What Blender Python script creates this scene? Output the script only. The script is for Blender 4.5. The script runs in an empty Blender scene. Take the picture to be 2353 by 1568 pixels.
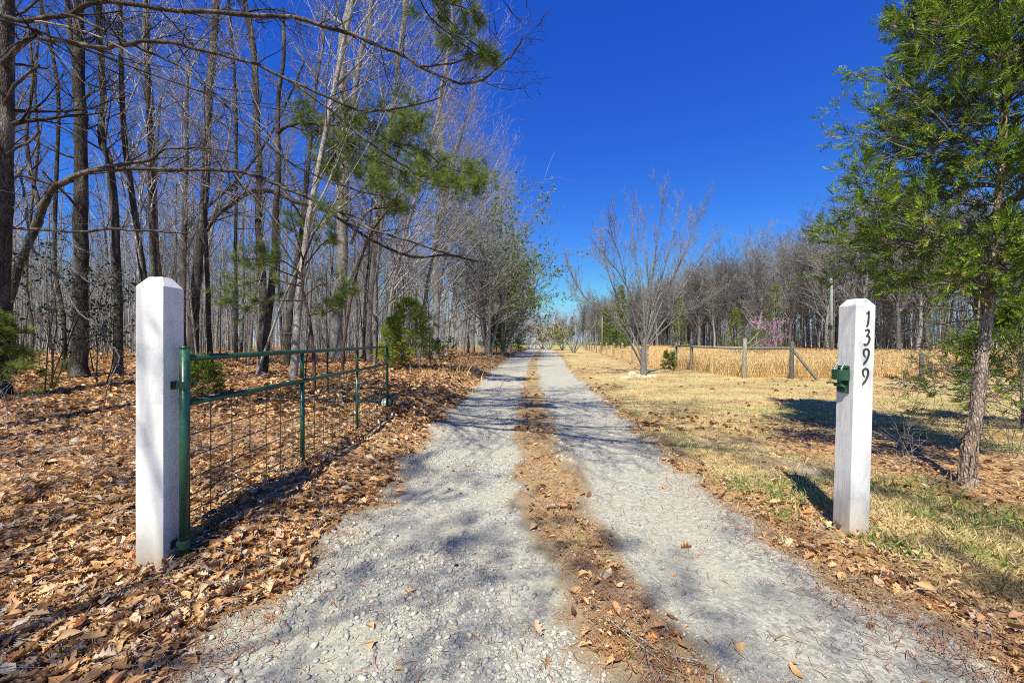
import bpy, math, random
import numpy as np
from mathutils import Vector, Matrix

random.seed(7)
NR = np.random.default_rng(11)
sc = bpy.context.scene
COL = sc.collection
F, CX, CY, EYE = 915.0, 1176.0, 784.0, 1.5     # the lens in picture units, used to take bearings

# ------------------------------------------------------------------ terrain
def sstep(a, b, x):
    t = np.clip((np.asarray(x, float) - a) / (b - a), 0, 1)
    return t * t * (3 - 2 * t)

RY = [-60, 1.2, 1.75, 2.23, 3.3, 4.34, 6.35, 11.8, 20.8, 38, 86, 130, 400]
RL = [-1.7, -1.62, -1.58, -1.5, -1.36, -1.31, -1.33, -1.24, -1.09, -.1, 3.7, 6.5, 6.5]
RA = [.6, .50, .43, .37, .09, .07, .06, .245, .84, 1.95, 6.0, 9.5, 9.5]
RB = [1.2, 1.0, .89, .79, .70, .73, .72, .89, 1.25, 2.5, 6.5, 9.9, 9.9]
RR = [2.7, 2.45, 2.34, 2.15, 2.05, 2.01, 2.1, 2.5, 3.05, 4.7, 8.8, 12.5, 12.5]
def road(y):
    return [np.interp(y, RY, R) for R in (RL, RA, RB, RR)]

_tab = NR.random((256, 256))
def vnoise(x, y, s=1.0, o=0):
    x = np.asarray(x, float) * s + 37.7 + o * 13.1; y = np.asarray(y, float) * s + 91.3 + o * 7.7
    xi = np.floor(x).astype(int); yi = np.floor(y).astype(int)
    fx = x - xi; fy = y - yi; fx = fx * fx * (3 - 2 * fx); fy = fy * fy * (3 - 2 * fy)
    g = lambda a, b: _tab[a & 255, b & 255]
    return (g(xi, yi) * (1 - fx) + g(xi + 1, yi) * fx) * (1 - fy) + (g(xi, yi + 1) * (1 - fx) + g(xi + 1, yi + 1) * fx) * fy

def H(x, y):
    x = np.asarray(x, float); y = np.asarray(y, float)
    l, a, b, r = road(y)
    near = sstep(2.4, 3.6, y) * (1 - sstep(60, 100, y))
    h = .23 * sstep(0, 1, (l - .1 - x) / .75) * near + .05 * sstep(0, 1, (l - .1 - x) / .75) * sstep(4, 8, y) * (1 - sstep(40, 60, y))
    h = h + .32 * sstep(0, 14, (l - 3 - x)) * sstep(6, 18, y)
    h = h + .05 * (vnoise(x, y, .7) - .5) * sstep(.2, 1.5, np.maximum(l - x, x - r))
    h = h + .03 * (vnoise(x, y, 2.5, 3) - .5) * sstep(.1, .6, np.maximum(l - x, x - r))
    h = h - .02 * (sstep(l - .1, l + .3, x) * (1 - sstep(a - .3, a, x)) + sstep(b, b + .3, x) * (1 - sstep(r - .3, r + .1, x)))
    return h
def h1(x, y): return float(H(x, y))

def thin(px):
    return math.cos(math.atan((px - CX) / F))
def at(px, py, d):
    return Vector(((px - CX) * d / F, d, EYE - (py - CY) * d / F))

# where the field of tall grass begins
def fieldx(y):
    return np.interp(y, [15.5, 16.2, 21, 24, 40, 62, 100, 170], [9.6, 9.4, 9.2, 8.3, 10.4, 12.6, 18, 30])
def zones(x, y):
    """weights: gravel, leaf, lawn, field, strip"""
    l, a, b, r = road(y)
    n = (vnoise(x, y, 3.0, 5) - .5) * .26 + (vnoise(x, y, 9, 6) - .5) * .12
    l = l + n * 1.5; a = a + n; b = b - n; r = r + n
    w = .11
    g1 = sstep(l - w, l + w, x) * (1 - sstep(a - w, a + w, x))
    g2 = sstep(b - w, b + w, x) * (1 - sstep(r - w, r + w, x))
    gravel = np.maximum(g1, g2)
    strip = (1 - sstep(a - w, a + w, x)) * 0 + sstep(a, a + w, x) * (1 - sstep(b - w, b, x))
    gravel = np.maximum(gravel * 1.0, strip * .45 * (1 - sstep(2.2, 3.2, y)) * (vnoise(x, y, 4, 8) > .45))
    patch = np.exp(-((x - 3.35) / .55) ** 2 - ((y - 4.55) / .5) ** 2) + .8 * np.exp(-((x - 3.3) / .5) ** 2 - ((y - 5.7) / .25) ** 2)
    gravel = np.maximum(gravel, patch * sstep(.4, .6, vnoise(x, y, 6, 9)) * .8)
    leafL = 1 - sstep(l - w, l + w, x)
    fl = fieldx(y)
    field = sstep(fl - .1, fl + .3, x) * sstep(15.8, 16.3, y)
    field = field * (1 - sstep(95, 100, y))
    fenceleaf = np.exp(-((x - fl + .2) / .7) ** 2) * sstep(18, 22, y) + np.exp(-((y - 15.4) / .6) ** 2) * sstep(9, 10, x) * (1 - sstep(14, 20, x))
    edge = np.exp(-((x - r - .1) / .22) ** 2)
    cedar = np.exp(-((x - 5.3) / 1.5) ** 4 - ((y - 5.0) / 1.6) ** 4)
    br = np.exp(-((x - r - .55) / .45) ** 2) * (1 - sstep(3.2, 4.5, y))
    leafR = np.clip(edge * .8 + cedar + br * .75 + fenceleaf * .8 + .5 * sstep(.42, .70, vnoise(x, y, 1.3, 12) * .5 + vnoise(x, y, .35, 13) * .5), 0, 1) * sstep(r - w, r + w, x)
    leaf = np.clip(leafL * (1 - sstep(90, 100, y)) + leafR * (1 - field) + strip * (.5 + .4 * sstep(.3, .6, vnoise(x, y, 2.2, 15))), 0, 1) * (1 - gravel * .97)
    lawn = np.clip(1 - leaf - gravel - field - strip * .6, 0, 1)
    return gravel, leaf, lawn, field, strip

# ------------------------------------------------------------------ materials
def new_mat(name):
    m = bpy.data.materials.new(name); m.use_nodes = True
    nt = m.node_tree; nt.nodes.clear()
    return m, nt
def nd(nt, typ, **kw):
    n = nt.nodes.new(typ)
    for k, v in kw.items():
        if k.startswith('in_'):
            key = k[3:]
            n.inputs[int(key) if key.isdigit() else key].default_value = v
        else: setattr(n, k, v)
    return n
def ramp(nt, stops, fac=None, interp='LINEAR'):
    r = nd(nt, 'ShaderNodeValToRGB'); e = r.color_ramp.elements
    r.color_ramp.interpolation = interp
    while len(e) > 1: e.remove(e[0])
    e[0].position = stops[0][0]; e[0].color = (*stops[0][1], 1)
    for p, c in stops[1:]:
        k = e.new(p); k.color = (*c, 1)
    if fac is not None: nt.links.new(fac, r.inputs[0])
    return r
def mixc(nt, a, b, fac, mode='MIX'):
    m = nd(nt, 'ShaderNodeMix', data_type='RGBA', blend_type=mode)
    for s, v in ((m.inputs[0], fac), (m.inputs[6], a), (m.inputs[7], b)):
        if isinstance(v, (int, float)): s.default_value = v
        elif isinstance(v, tuple): s.default_value = (*v, 1)
        else: nt.links.new(v, s)
    return m.outputs[2]
def math2(nt, op, a, b=0.0, clamp=False):
    m = nd(nt, 'ShaderNodeMath', operation=op, use_clamp=clamp)
    for s, v in ((m.inputs[0], a), (m.inputs[1], b)):
        if isinstance(v, (int, float)): s.default_value = v
        else: nt.links.new(v, s)
    return m.outputs[0]
def coords(nt, scale=(1, 1, 1), kind='Object'):
    t = nd(nt, 'ShaderNodeTexCoord'); mp = nd(nt, 'ShaderNodeMapping'); mp.inputs['Scale'].default_value = scale
    nt.links.new(t.outputs[kind], mp.inputs[0]); return mp.outputs[0]
def noise(nt, vec, scale, detail=4, rough=.6):
    n = nd(nt, 'ShaderNodeTexNoise', in_Scale=scale, in_Detail=detail, in_Roughness=rough); nt.links.new(vec, n.inputs['Vector']); return n.outputs[0]
def finish(nt, col, rough=.9, bump=None, bstr=.5, bdist=.02, spec=.2, transl=None, metal=0.0, coat=0):
    out = nd(nt, 'ShaderNodeOutputMaterial'); b = nd(nt, 'ShaderNodeBsdfPrincipled')
    b.inputs['Specular IOR Level'].default_value = spec; b.inputs['Metallic'].default_value = metal
    if isinstance(rough, (int, float)): b.inputs['Roughness'].default_value = rough
    else: nt.links.new(rough, b.inputs['Roughness'])
    if isinstance(col, tuple): b.inputs['Base Color'].default_value = (*col, 1)
    else: nt.links.new(col, b.inputs['Base Color'])
    if bump is not None:
        bn = nd(nt, 'ShaderNodeBump', in_Strength=bstr, in_Distance=bdist); nt.links.new(bump, bn.inputs['Height']); nt.links.new(bn.outputs[0], b.inputs['Normal'])
    res = b.outputs[0]
    if transl:
        tr = nd(nt, 'ShaderNodeBsdfTranslucent'); mx = nd(nt, 'ShaderNodeMixShader'); mx.inputs[0].default_value = transl
        if isinstance(col, tuple): tr.inputs[0].default_value = (*col, 1)
        else: nt.links.new(col, tr.inputs[0])
        nt.links.new(res, mx.inputs[1]); nt.links.new(tr.outputs[0], mx.inputs[2]); res = mx.outputs[0]
    nt.links.new(res, out.inputs[0])
def attr(nt, name):
    a = nd(nt, 'ShaderNodeAttribute', attribute_name=name); return a.outputs['Fac']

def bark(name, dark, light, pale=None, sc_=1.0):
    m, nt = new_mat(name)
    v = coords(nt, (1, 1, .22))
    n1 = noise(nt, v, 28 * sc_, 5, .7); n2 = noise(nt, coords(nt, (1, 1, .5)), 3.0, 3, .6)
    vo = nd(nt, 'ShaderNodeTexVoronoi', in_Scale=34 * sc_, feature='DISTANCE_TO_EDGE'); nt.links.new(v, vo.inputs['Vector'])
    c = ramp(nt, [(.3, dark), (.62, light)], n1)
    col = c.outputs[0]
    if pale: col = mixc(nt, col, pale, ramp(nt, [(.5, (0, 0, 0)), (.66, (1, 1, 1))], n2).outputs[0])
    ridge = ramp(nt, [(0, (0, 0, 0)), (.12, (1, 1, 1))], vo.outputs['Distance']).outputs[0]
    col = mixc(nt, mixc(nt, col, (.5, .48, .46), 1.0, 'MULTIPLY'), col, ridge)
    oi = nd(nt, 'ShaderNodeObjectInfo')
    hv = nd(nt, 'ShaderNodeHueSaturation'); nt.links.new(col, hv.inputs['Color'])
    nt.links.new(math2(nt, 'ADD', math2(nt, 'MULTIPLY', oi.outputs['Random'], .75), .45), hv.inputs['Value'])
    finish(nt, hv.outputs[0], .95, math2(nt, 'ADD', math2(nt, 'MULTIPLY', vo.outputs['Distance'], 1.5), n1), .8, .03, .1)
    return m
M = {}
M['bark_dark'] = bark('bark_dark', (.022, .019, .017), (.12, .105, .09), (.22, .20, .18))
M['bark_grey'] = bark('bark_grey', (.20, .185, .165), (.50, .465, .42), (.60, .57, .53))
M['bark_far'] = bark('bark_far', (.16, .155, .155), (.40, .385, .375), None, .7)
M['bark_pine'] = bark('bark_pine', (.05, .035, .03), (.20, .12, .085), None)
M['bark_cedar'] = bark('bark_cedar', (.13, .09, .07), (.42, .32, .26), (.46, .39, .34), 1.3)
M['bark_pale'] = bark('bark_pale', (.30, .28, .25), (.52, .49, .45), None)
M['bark_twig'] = bark('bark_twig', (.16, .14, .13), (.40, .36, .335), None)

def foliage(name, stops, tr=.35, spec=.3, rough=.6, clump=True):
    m, nt = new_mat(name)
    c = ramp(nt, stops, attr(nt, 'rnd'))
    col = c.outputs[0]
    if clump:
        n = noise(nt, coords(nt), 2.2, 2)
        col = mixc(nt, mixc(nt, col, (.72, .8, .75), 1.0, 'MULTIPLY'), col, ramp(nt, [(.4, (0, 0, 0)), (.6, (1, 1, 1))], n).outputs[0])
    finish(nt, col, rough, spec=spec, transl=tr)
    return m
M['cedar_leaf'] = foliage('cedar_leaf', [(0, (.06, .11, .015)), (.5, (.16, .25, .022)), (.9, (.29, .39, .035)), (1, (.36, .26, .10))])
M['pine_leaf'] = foliage('pine_leaf', [(0, (.09, .14, .03)), (.6, (.21, .28, .05)), (1, (.34, .38, .09))])
M['holly_leaf'] = foliage('holly_leaf', [(0, (.012, .028, .010)), (.8, (.03, .06, .02)), (1, (.10, .15, .03))], .15, .2, .6)
M['bush_leaf'] = foliage('bush_leaf', [(0, (.14, .20, .02)), (.5, (.32, .40, .04)), (1, (.52, .56, .08))])
M['spring_leaf'] = foliage('spring_leaf', [(0, (.12, .18, .05)), (.6, (.2, .27, .09)), (1, (.32, .36, .12))])
M['olive_leaf'] = foliage('olive_leaf', [(0, (.16, .17, .05)), (1, (.33, .32, .12))])
M['weed_leaf'] = foliage('weed_leaf', [(0, (.12, .19, .04)), (.6, (.24, .34, .08)), (1, (.40, .46, .16))])
M['pink_bloom'] = foliage('pink_bloom', [(0, (.45, .16, .42)), (1, (.70, .38, .66))], clump=False)
M['cherry_bloom'] = foliage('cherry_bloom', [(0, (.45, .34, .24)), (1, (.70, .56, .46))], clump=False)
M['white_bloom'] = foliage('white_bloom', [(0, (.65, .63, .58)), (1, (.85, .83, .80))], clump=False)
M['litter_leaf'] = foliage('litter_leaf', [(0, (.08, .04, .02)), (.2, (.24, .12, .05)), (.42, (.48, .26, .11)), (.66, (.64, .39, .17)), (.82, (.72, .52, .30)), (.93, (.48, .40, .32)), (1, (.64, .25, .06))], .2, .35, .55, False)
M['dry_blade'] = foliage('dry_blade', [(0, (.30, .20, .09)), (.45, (.56, .45, .20)), (.72, (.68, .57, .31)), (.80, (.30, .34, .09)), (1, (.20, .28, .06))], .25, .2, .7, False)
M['gold_blade'] = foliage('gold_blade', [(0, (.50, .31, .11)), (.5, (.72, .51, .23)), (.9, (.84, .68, .40)), (1, (.46, .46, .20))], .25, .2, .7, False)
M['needle_litter'] = foliage('needle_litter', [(0, (.20, .09, .04)), (1, (.45, .24, .12))], 0, .2, .7, False)
def stone_mat(name, stops):
    m, nt = new_mat(name)
    c = ramp(nt, stops, attr(nt, 'rnd')); n = noise(nt, coords(nt), 60, 3)
    finish(nt, mixc(nt, c.outputs[0], (.62, .60, .54), math2(nt, 'MULTIPLY', n, .5)), .9, n, .3, .004, .15)
    return m
M['gravel_stone'] = stone_mat('gravel_stone', [(0, (.10, .10, .10)), (.4, (.24, .235, .22)), (.8, (.42, .40, .345)), (1, (.48, .41, .30))])
M['field_stone'] = stone_mat('field_stone', [(0, (.55, .42, .27)), (1, (.68, .56, .40))])

# ground: the materials of the surface itself, laid out by where each one lies
def ground_mat():
    m, nt = new_mat('ground_surface'); L = nt.links
    p = coords(nt)
    vo = nd(nt, 'ShaderNodeTexVoronoi', in_Scale=16, in_Randomness=1); L.new(p, vo.inputs['Vector'])
    vo2 = nd(nt, 'ShaderNodeTexVoronoi', in_Scale=42); L.new(p, vo2.inputs['Vector'])
    sep = nd(nt, 'ShaderNodeSeparateColor'); L.new(vo.outputs['Color'], sep.inputs[0])
    sep2 = nd(nt, 'ShaderNodeSeparateColor'); L.new(vo2.outputs['Color'], sep2.inputs[0])
    nf = noise(nt, p, 24, 5, .75); nm = noise(nt, p, 1.2, 4, .6); nl = noise(nt, p, .25, 4, .6); nff = noise(nt, p, 90, 4, .8)
    # leaf litter
    leafc = ramp(nt, [(0, (.09, .05, .03)), (.3, (.24, .12, .05)), (.55, (.44, .25, .11)), (.8, (.56, .35, .17)), (1, (.60, .44, .27))], sep.outputs[0]).outputs[0]
    leafc = mixc(nt, leafc, ramp(nt, [(.35, (.10, .055, .03)), (.6, (.52, .32, .15))], nf).outputs[0], .5)
    # gravel
    dust = ramp(nt, [(.40, (0, 0, 0)), (.62, (1, 1, 1))], nm).outputs[0]
    gcol = ramp(nt, [(0, (.17, .165, .155)), (.5, (.34, .33, .295)), (1, (.50, .475, .41))], sep2.outputs[0]).outputs[0]
    gcol = mixc(nt, gcol, ramp(nt, [(.34, (.24, .225, .175)), (.66, (.60, .565, .43))], nff).outputs[0], math2(nt, 'ADD', math2(nt, 'MULTIPLY', dust, .55), .18))
    # lawn
    lawnc = ramp(nt, [(.25, (.30, .19, .085)), (.5, (.50, .40, .19)), (.75, (.66, .56, .30))], nf).outputs[0]
    brn = ramp(nt, [(.50, (0, 0, 0)), (.62, (1, 1, 1))], noise(nt, coords(nt, (.8, 1.2, 1)), .9, 6, .75)).outputs[0]
    lawnc = mixc(nt, lawnc, (.27, .16, .08), math2(nt, 'MULTIPLY', brn, .85))
    grn = ramp(nt, [(.52, (0, 0, 0)), (.66, (1, 1, 1))], noise(nt, p, .55, 6, .7)).outputs[0]
    lawnc = mixc(nt, lawnc, ramp(nt, [(.3, (.12, .17, .04)), (.7, (.33, .37, .11))], nff).outputs[0], math2(nt, 'MULTIPLY', grn, .75))
    fieldc = ramp(nt, [(.3, (.38, .24, .09)), (.7, (.62, .42, .18))], nf).outputs[0]
    fieldc = mixc(nt, fieldc, (.28, .30, .10), math2(nt, 'MULTIPLY', grn, .4))
    farg = ramp(nt, [(.3, (.20, .27, .06)), (.7, (.36, .40, .13))], nl).outputs[0]
    col = mixc(nt, lawnc, farg, attr(nt, 'w_far'))
    col = mixc(nt, col, fieldc, attr(nt, 'w_field'))
    dirtc = ramp(nt, [(.3, (.13, .085, .055)), (.55, (.27, .19, .12)), (.75, (.42, .36, .28))], nff).outputs[0]
    col = mixc(nt, col, leafc, attr(nt, 'w_leaf'))
    col = mixc(nt, col, gcol, attr(nt, 'w_gravel'))
    col = mixc(nt, col, dirtc, math2(nt, 'MULTIPLY', attr(nt, 'w_dirt'), .85))
    hgt = math2(nt, 'ADD', math2(nt, 'MULTIPLY', nff, .5), nf)
    finish(nt, col, .95, hgt, .7, .018, .1)
    return m
M['ground'] = ground_mat()

def paint_white():
    m, nt = new_mat('white_paint'); v = coords(nt, (1, 1, .04)); n = noise(nt, v, 75, 5, .65); n2 = noise(nt, coords(nt), 9, 5, .7)
    n3 = noise(nt, coords(nt), 130, 2, .5)
    col = ramp(nt, [(.30, (.60, .59, .57)), (.5, (.70, .70, .69))], n2).outputs[0]
    col = mixc(nt, col, (.35, .30, .25), ramp(nt, [(.76, (0, 0, 0)), (.80, (1, 1, 1))], n3).outputs[0])
    g = nd(nt, 'ShaderNodeSeparateXYZ'); tc = nd(nt, 'ShaderNodeTexCoord'); nt.links.new(tc.outputs['Object'], g.inputs[0])
    low = math2(nt, 'SUBTRACT', .34, g.outputs[2]); dirt = math2(nt, 'MULTIPLY', math2(nt, 'MULTIPLY', low, 3.5, True), math2(nt, 'MULTIPLY', n2, 1.5), True)
    col = mixc(nt, col, (.42, .33, .22), dirt)
    col = mixc(nt, col, (.52, .50, .46), math2(nt, 'MULTIPLY', ramp(nt, [(.56, (0, 0, 0)), (.72, (1, 1, 1))], n).outputs[0], .45)); finish(nt, col, .5, n, .45, .004, .35); return m
def green_paint():
    m, nt = new_mat('green_enamel'); n = noise(nt, coords(nt), 40, 4, .7); n2 = noise(nt, coords(nt), 220, 2)
    col = ramp(nt, [(.3, (.012, .055, .032)), (.7, (.022, .085, .048))], n).outputs[0]
    col = mixc(nt, col, (.40, .42, .40), ramp(nt, [(.73, (0, 0, 0)), (.77, (1, 1, 1))], n2).outputs[0])
    finish(nt, col, ramp(nt, [(.3, (.22,) * 3), (.7, (.42,) * 3)], n).outputs[0], n, .06, .004, .5); return m
def plain(name, c, rough=.6, metal=0, var=.3, s=20):
    m, nt = new_mat(name); n = noise(nt, coords(nt), s, 4)
    col = ramp(nt, [(.3, tuple(v * (1 - var) for v in c)), (.7, tuple(min(1, v * (1 + var)) for v in c))], n).outputs[0]
    finish(nt, col, rough, n, .15, .005, .3, metal=metal); return m
M['white'] = paint_white(); M['green'] = green_paint()
M['digit'] = plain('bronze_numeral', (.055, .055, .055), .35, .3)
M['rubber'] = plain('black_rubber', (.02, .02, .02), .8)
M['rim'] = plain('white_rim', (.6, .6, .58), .5)
M['steel'] = plain('galvanised_steel', (.45, .45, .44), .4, .7)
M['wire'] = plain('weathered_wire', (.12, .115, .10), .6, .3)
M['wood'] = bark('weathered_wood', (.20, .19, .15), (.44, .42, .35), None, 1.0)
M['pole'] = bark('treated_pole', (.22, .27, .22), (.38, .44, .37), None, 1.0)
M['yellow'] = plain('yellow_plastic', (.75, .6, .08), .5)
M['gold_rock'] = stone_mat('tan_rock', [(0, (.34, .25, .14)), (1, (.55, .42, .25))])

# ------------------------------------------------------------------ mesh helpers
def link(name, me, mat, parent=None, smooth=False):
    me.name = name
    o = bpy.data.objects.new(name, me); COL.objects.link(o)
    if mat and not me.materials: me.materials.append(mat)
    if parent: o.parent = parent
    if smooth: me.polygons.foreach_set('use_smooth', [True] * len(me.polygons))
    return o
def np_mesh(V, Fc, rnd=None):
    """V (n,3), Fc (m,k) all faces with k corners, or a list of such arrays"""
    if not isinstance(Fc, list): Fc = [Fc]
    me = bpy.data.meshes.new('m')
    V = np.ascontiguousarray(V, dtype=np.float32)
    me.vertices.add(len(V)); me.vertices.foreach_set('co', V.ravel())
    loops = np.concatenate([f.ravel() for f in Fc]).astype(np.int32)
    sizes = np.concatenate([np.full(len(f), f.shape[1]) for f in Fc])
    me.loops.add(len(loops)); me.loops.foreach_set('vertex_index', loops)
    me.polygons.add(len(sizes))
    starts = np.concatenate([[0], np.cumsum(sizes)[:-1]]).astype(np.int32)
    me.polygons.foreach_set('loop_start', starts)
    me.update(calc_edges=True)
    if rnd is not None:
        a = me.attributes.new('rnd', 'FLOAT', 'FACE'); a.data.foreach_set('value', np.ascontiguousarray(rnd, dtype=np.float32))
    return me
def tag(o, label=None, cat=None, group=None, kind=None):
    if label: o['label'] = label
    if cat: o['category'] = cat
    if group: o['group'] = group
    if kind: o['kind'] = kind
    return o
def empty(name, loc, label=None, cat=None, group=None):
    o = bpy.data.objects.new(name, None); COL.objects.link(o); o.location = loc; o.empty_display_size = .2
    return tag(o, label, cat, group)

class Tubes:
    """polylines with radii, turned into one mesh"""
    def __init__(s): s.b = {}
    def add(s, pts, rad, sides=3):
        if len(pts) < 2: return
        s.b.setdefault((len(pts), sides), []).append((pts, rad))
    def arrays(s):
        Vs, Fs, off = [], [], 0
        for (n, k), lst in s.b.items():
            P = np.array([[tuple(q) for q in p] for p, r in lst], float); R = np.array([r for p, r in lst], float)
            T = np.gradient(P, axis=1); T /= np.linalg.norm(T, axis=2, keepdims=True) + 1e-9
            D = P[:, -1] - P[:, 0]; D /= np.linalg.norm(D, axis=1, keepdims=True) + 1e-9
            ref = np.where(np.abs(D[:, 2:3]) > .8, np.array([[1., 0, 0]]), np.array([[0, 0, 1.]]))[:, None, :]
            U = np.cross(T, np.broadcast_to(ref, T.shape)); U /= np.linalg.norm(U, axis=2, keepdims=True) + 1e-9
            W = np.cross(T, U)
            a = np.arange(k) * 2 * math.pi / k
            ring = P[:, :, None] + R[:, :, None, None] * (U[:, :, None] * np.cos(a)[:, None] + W[:, :, None] * np.sin(a)[:, None])
            N = len(lst); Vs.append(ring.reshape(-1, 3))
            idx = (np.arange(N)[:, None, None] * n + np.arange(n - 1)[None, :, None]) * k + np.arange(k)[None, None, :]
            nx = (np.arange(N)[:, None, None] * n + np.arange(n - 1)[None, :, None]) * k + ((np.arange(k) + 1) % k)[None, None, :]
            Fs.append((np.stack([idx, nx, nx + k, idx + k], -1) + off).reshape(-1, 4)); off += N * n * k
        return np.concatenate(Vs), np.concatenate(Fs)
    def build(s, name, mat, parent=None, org=(0, 0, 0), smooth=False):
        if not s.b: return None
        V, Q = s.arrays(); V = V - np.array(org)
        me = np_mesh(V, Q, NR.random(len(Q)))
        me.polygons.foreach_set('use_smooth', [True] * len(me.polygons))
        return link(name, me, mat, parent)

def scatter_mesh(templates, pos, mats, scl, rnd):
    """copies of small templates (V, F) as one mesh; pos (N,3), mats (N,3,3), scl (N,), rnd (N,)"""
    Vs, Fs, Rs, off = [], [], [], 0
    N = len(pos); pick = NR.integers(0, len(templates), N)
    for t, (TV, TF) in enumerate(templates):
        s = np.where(pick == t)[0]
        if not len(s): continue
        V = np.einsum('nij,vj->nvi', mats[s], TV) * scl[s][:, None, None] + pos[s][:, None]
        Vs.append(V.reshape(-1, 3))
        Fs.append((TF[None] + (np.arange(len(s)) * len(TV))[:, None, None] + off).reshape(-1, TF.shape[1]))
        Rs.append(np.repeat(rnd[s], len(TF))); off += len(s) * len(TV)
    return np.concatenate(Vs), np.concatenate(Fs), np.concatenate(Rs)
def rot_basis(zdir, yaw):
    """matrices whose local z is zdir, turned by yaw"""
    z = zdir / (np.linalg.norm(zdir, axis=1, keepdims=True) + 1e-9)
    ref = np.where(np.abs(z[:, :1]) > .9, np.array([[0., 1, 0]]), np.array([[1., 0, 0]]))
    x = np.cross(ref, z); x /= np.linalg.norm(x, axis=1, keepdims=True); y = np.cross(z, x)
    c, s = np.cos(yaw)[:, None], np.sin(yaw)[:, None]
    return np.stack([x * c + y * s, -x * s + y * c, z], -1)
def ydir_basis(ydir, roll):
    B = rot_basis(ydir, roll)            # columns x, y, z with z=ydir
    return np.stack([B[:, :, 0], B[:, :, 2], -B[:, :, 1]], -1)

# ------------------------------------------------------------------ ground sheet
def axis(lo, hi, c0, c1, fine, grow):
    a = list(np.arange(c0, c1 + 1e-6, fine)); s = fine; v = c1
    while v < hi: s *= grow; v += s; a.append(min(v, hi))
    s = fine; v = c0; b = []
    while v > lo: s *= grow; v -= s; b.append(max(v, lo))
    return np.array(b[::-1] + a)
def build_ground():
    xs = axis(-420, 420, -3.2, 5.2, .05, 1.045); ys = axis(-60, 520, 1.2, 8.0, .05, 1.03)
    X, Y = np.meshgrid(xs, ys, indexing='ij'); Z = H(X, Y)
    g, lf, lw, fd, st = zones(X, Y)
    Z = Z + .012 * (vnoise(X, Y, 18, 20) - .5) * (Y < 12) * (1 - g * .5)
    V = np.stack([X, Y, Z], -1).reshape(-1, 3); nx, ny = X.shape
    i = (np.arange(nx - 1)[:, None] * ny + np.arange(ny - 1)[None]).ravel()
    me = np_mesh(V, np.stack([i, i + ny, i + ny + 1, i + 1], -1))
    dirt = np.clip((1 - np.abs(2 * np.maximum(g, 0) - 1)) * 1.2 + st * .8 * (1 - lf), 0, 1) * (g < .98) * (Y < 90)
    far = sstep(80, 100, Y) * (1 - sstep(40, 50, np.abs(X - 8)))
    for nme, w in (('w_gravel', g), ('w_leaf', lf), ('w_field', fd), ('w_dirt', dirt), ('w_far', far)):
        a = me.attributes.new(nme, 'FLOAT', 'POINT'); a.data.foreach_set('value', np.ascontiguousarray(w.ravel(), dtype=np.float32))
    o = link('ground', me, M['ground'], smooth=True); tag(o, kind='structure')
build_ground()

# ------------------------------------------------------------------ litter, gravel, grass
def leaf_template(kind, rs):
    if kind == 'oak':
        ys = np.array([0, .14, .26, .38, .5, .62, .74, .87, 1.0]); w = np.array([.02, .17, .10, .28, .13, .30, .12, .17, .01])
    elif kind == 'oval':
        ys = np.array([0, .2, .45, .7, .9, 1.0]); w = np.array([.02, .17, .25, .20, .09, .01])
    else:
        ys = np.array([0, .5, 1.0]); w = np.array([.06, .26, .05])
    cy = rs.uniform(-.9, .9); cx = rs.uniform(.2, 1.6); tw = rs.uniform(-.6, .6)
    V = []
    for y, ww in zip(ys, w):
        for sgn in (-1, 0, 1):
            x = sgn * ww * rs.uniform(.85, 1.15); yy = y + abs(sgn) * rs.uniform(-.02, .05)
            V.append((x, yy - .5, cy * (yy - .5) ** 2 + cx * abs(x) + tw * x * (yy - .5) + rs.uniform(-.02, .02)))
    Fc = []
    for i in range(len(ys) - 1):
        for j in (0, 1):
            a = i * 3 + j; Fc.append((a, a + 1, a + 4, a + 3))
    return np.array(V), np.array(Fc)
rs = np.random.default_rng(3)
LEAF_N = [leaf_template('oak', rs) for _ in range(9)] + [leaf_template('oval', rs) for _ in range(5)]
LEAF_F = [leaf_template('far', rs) for _ in range(5)]

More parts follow.
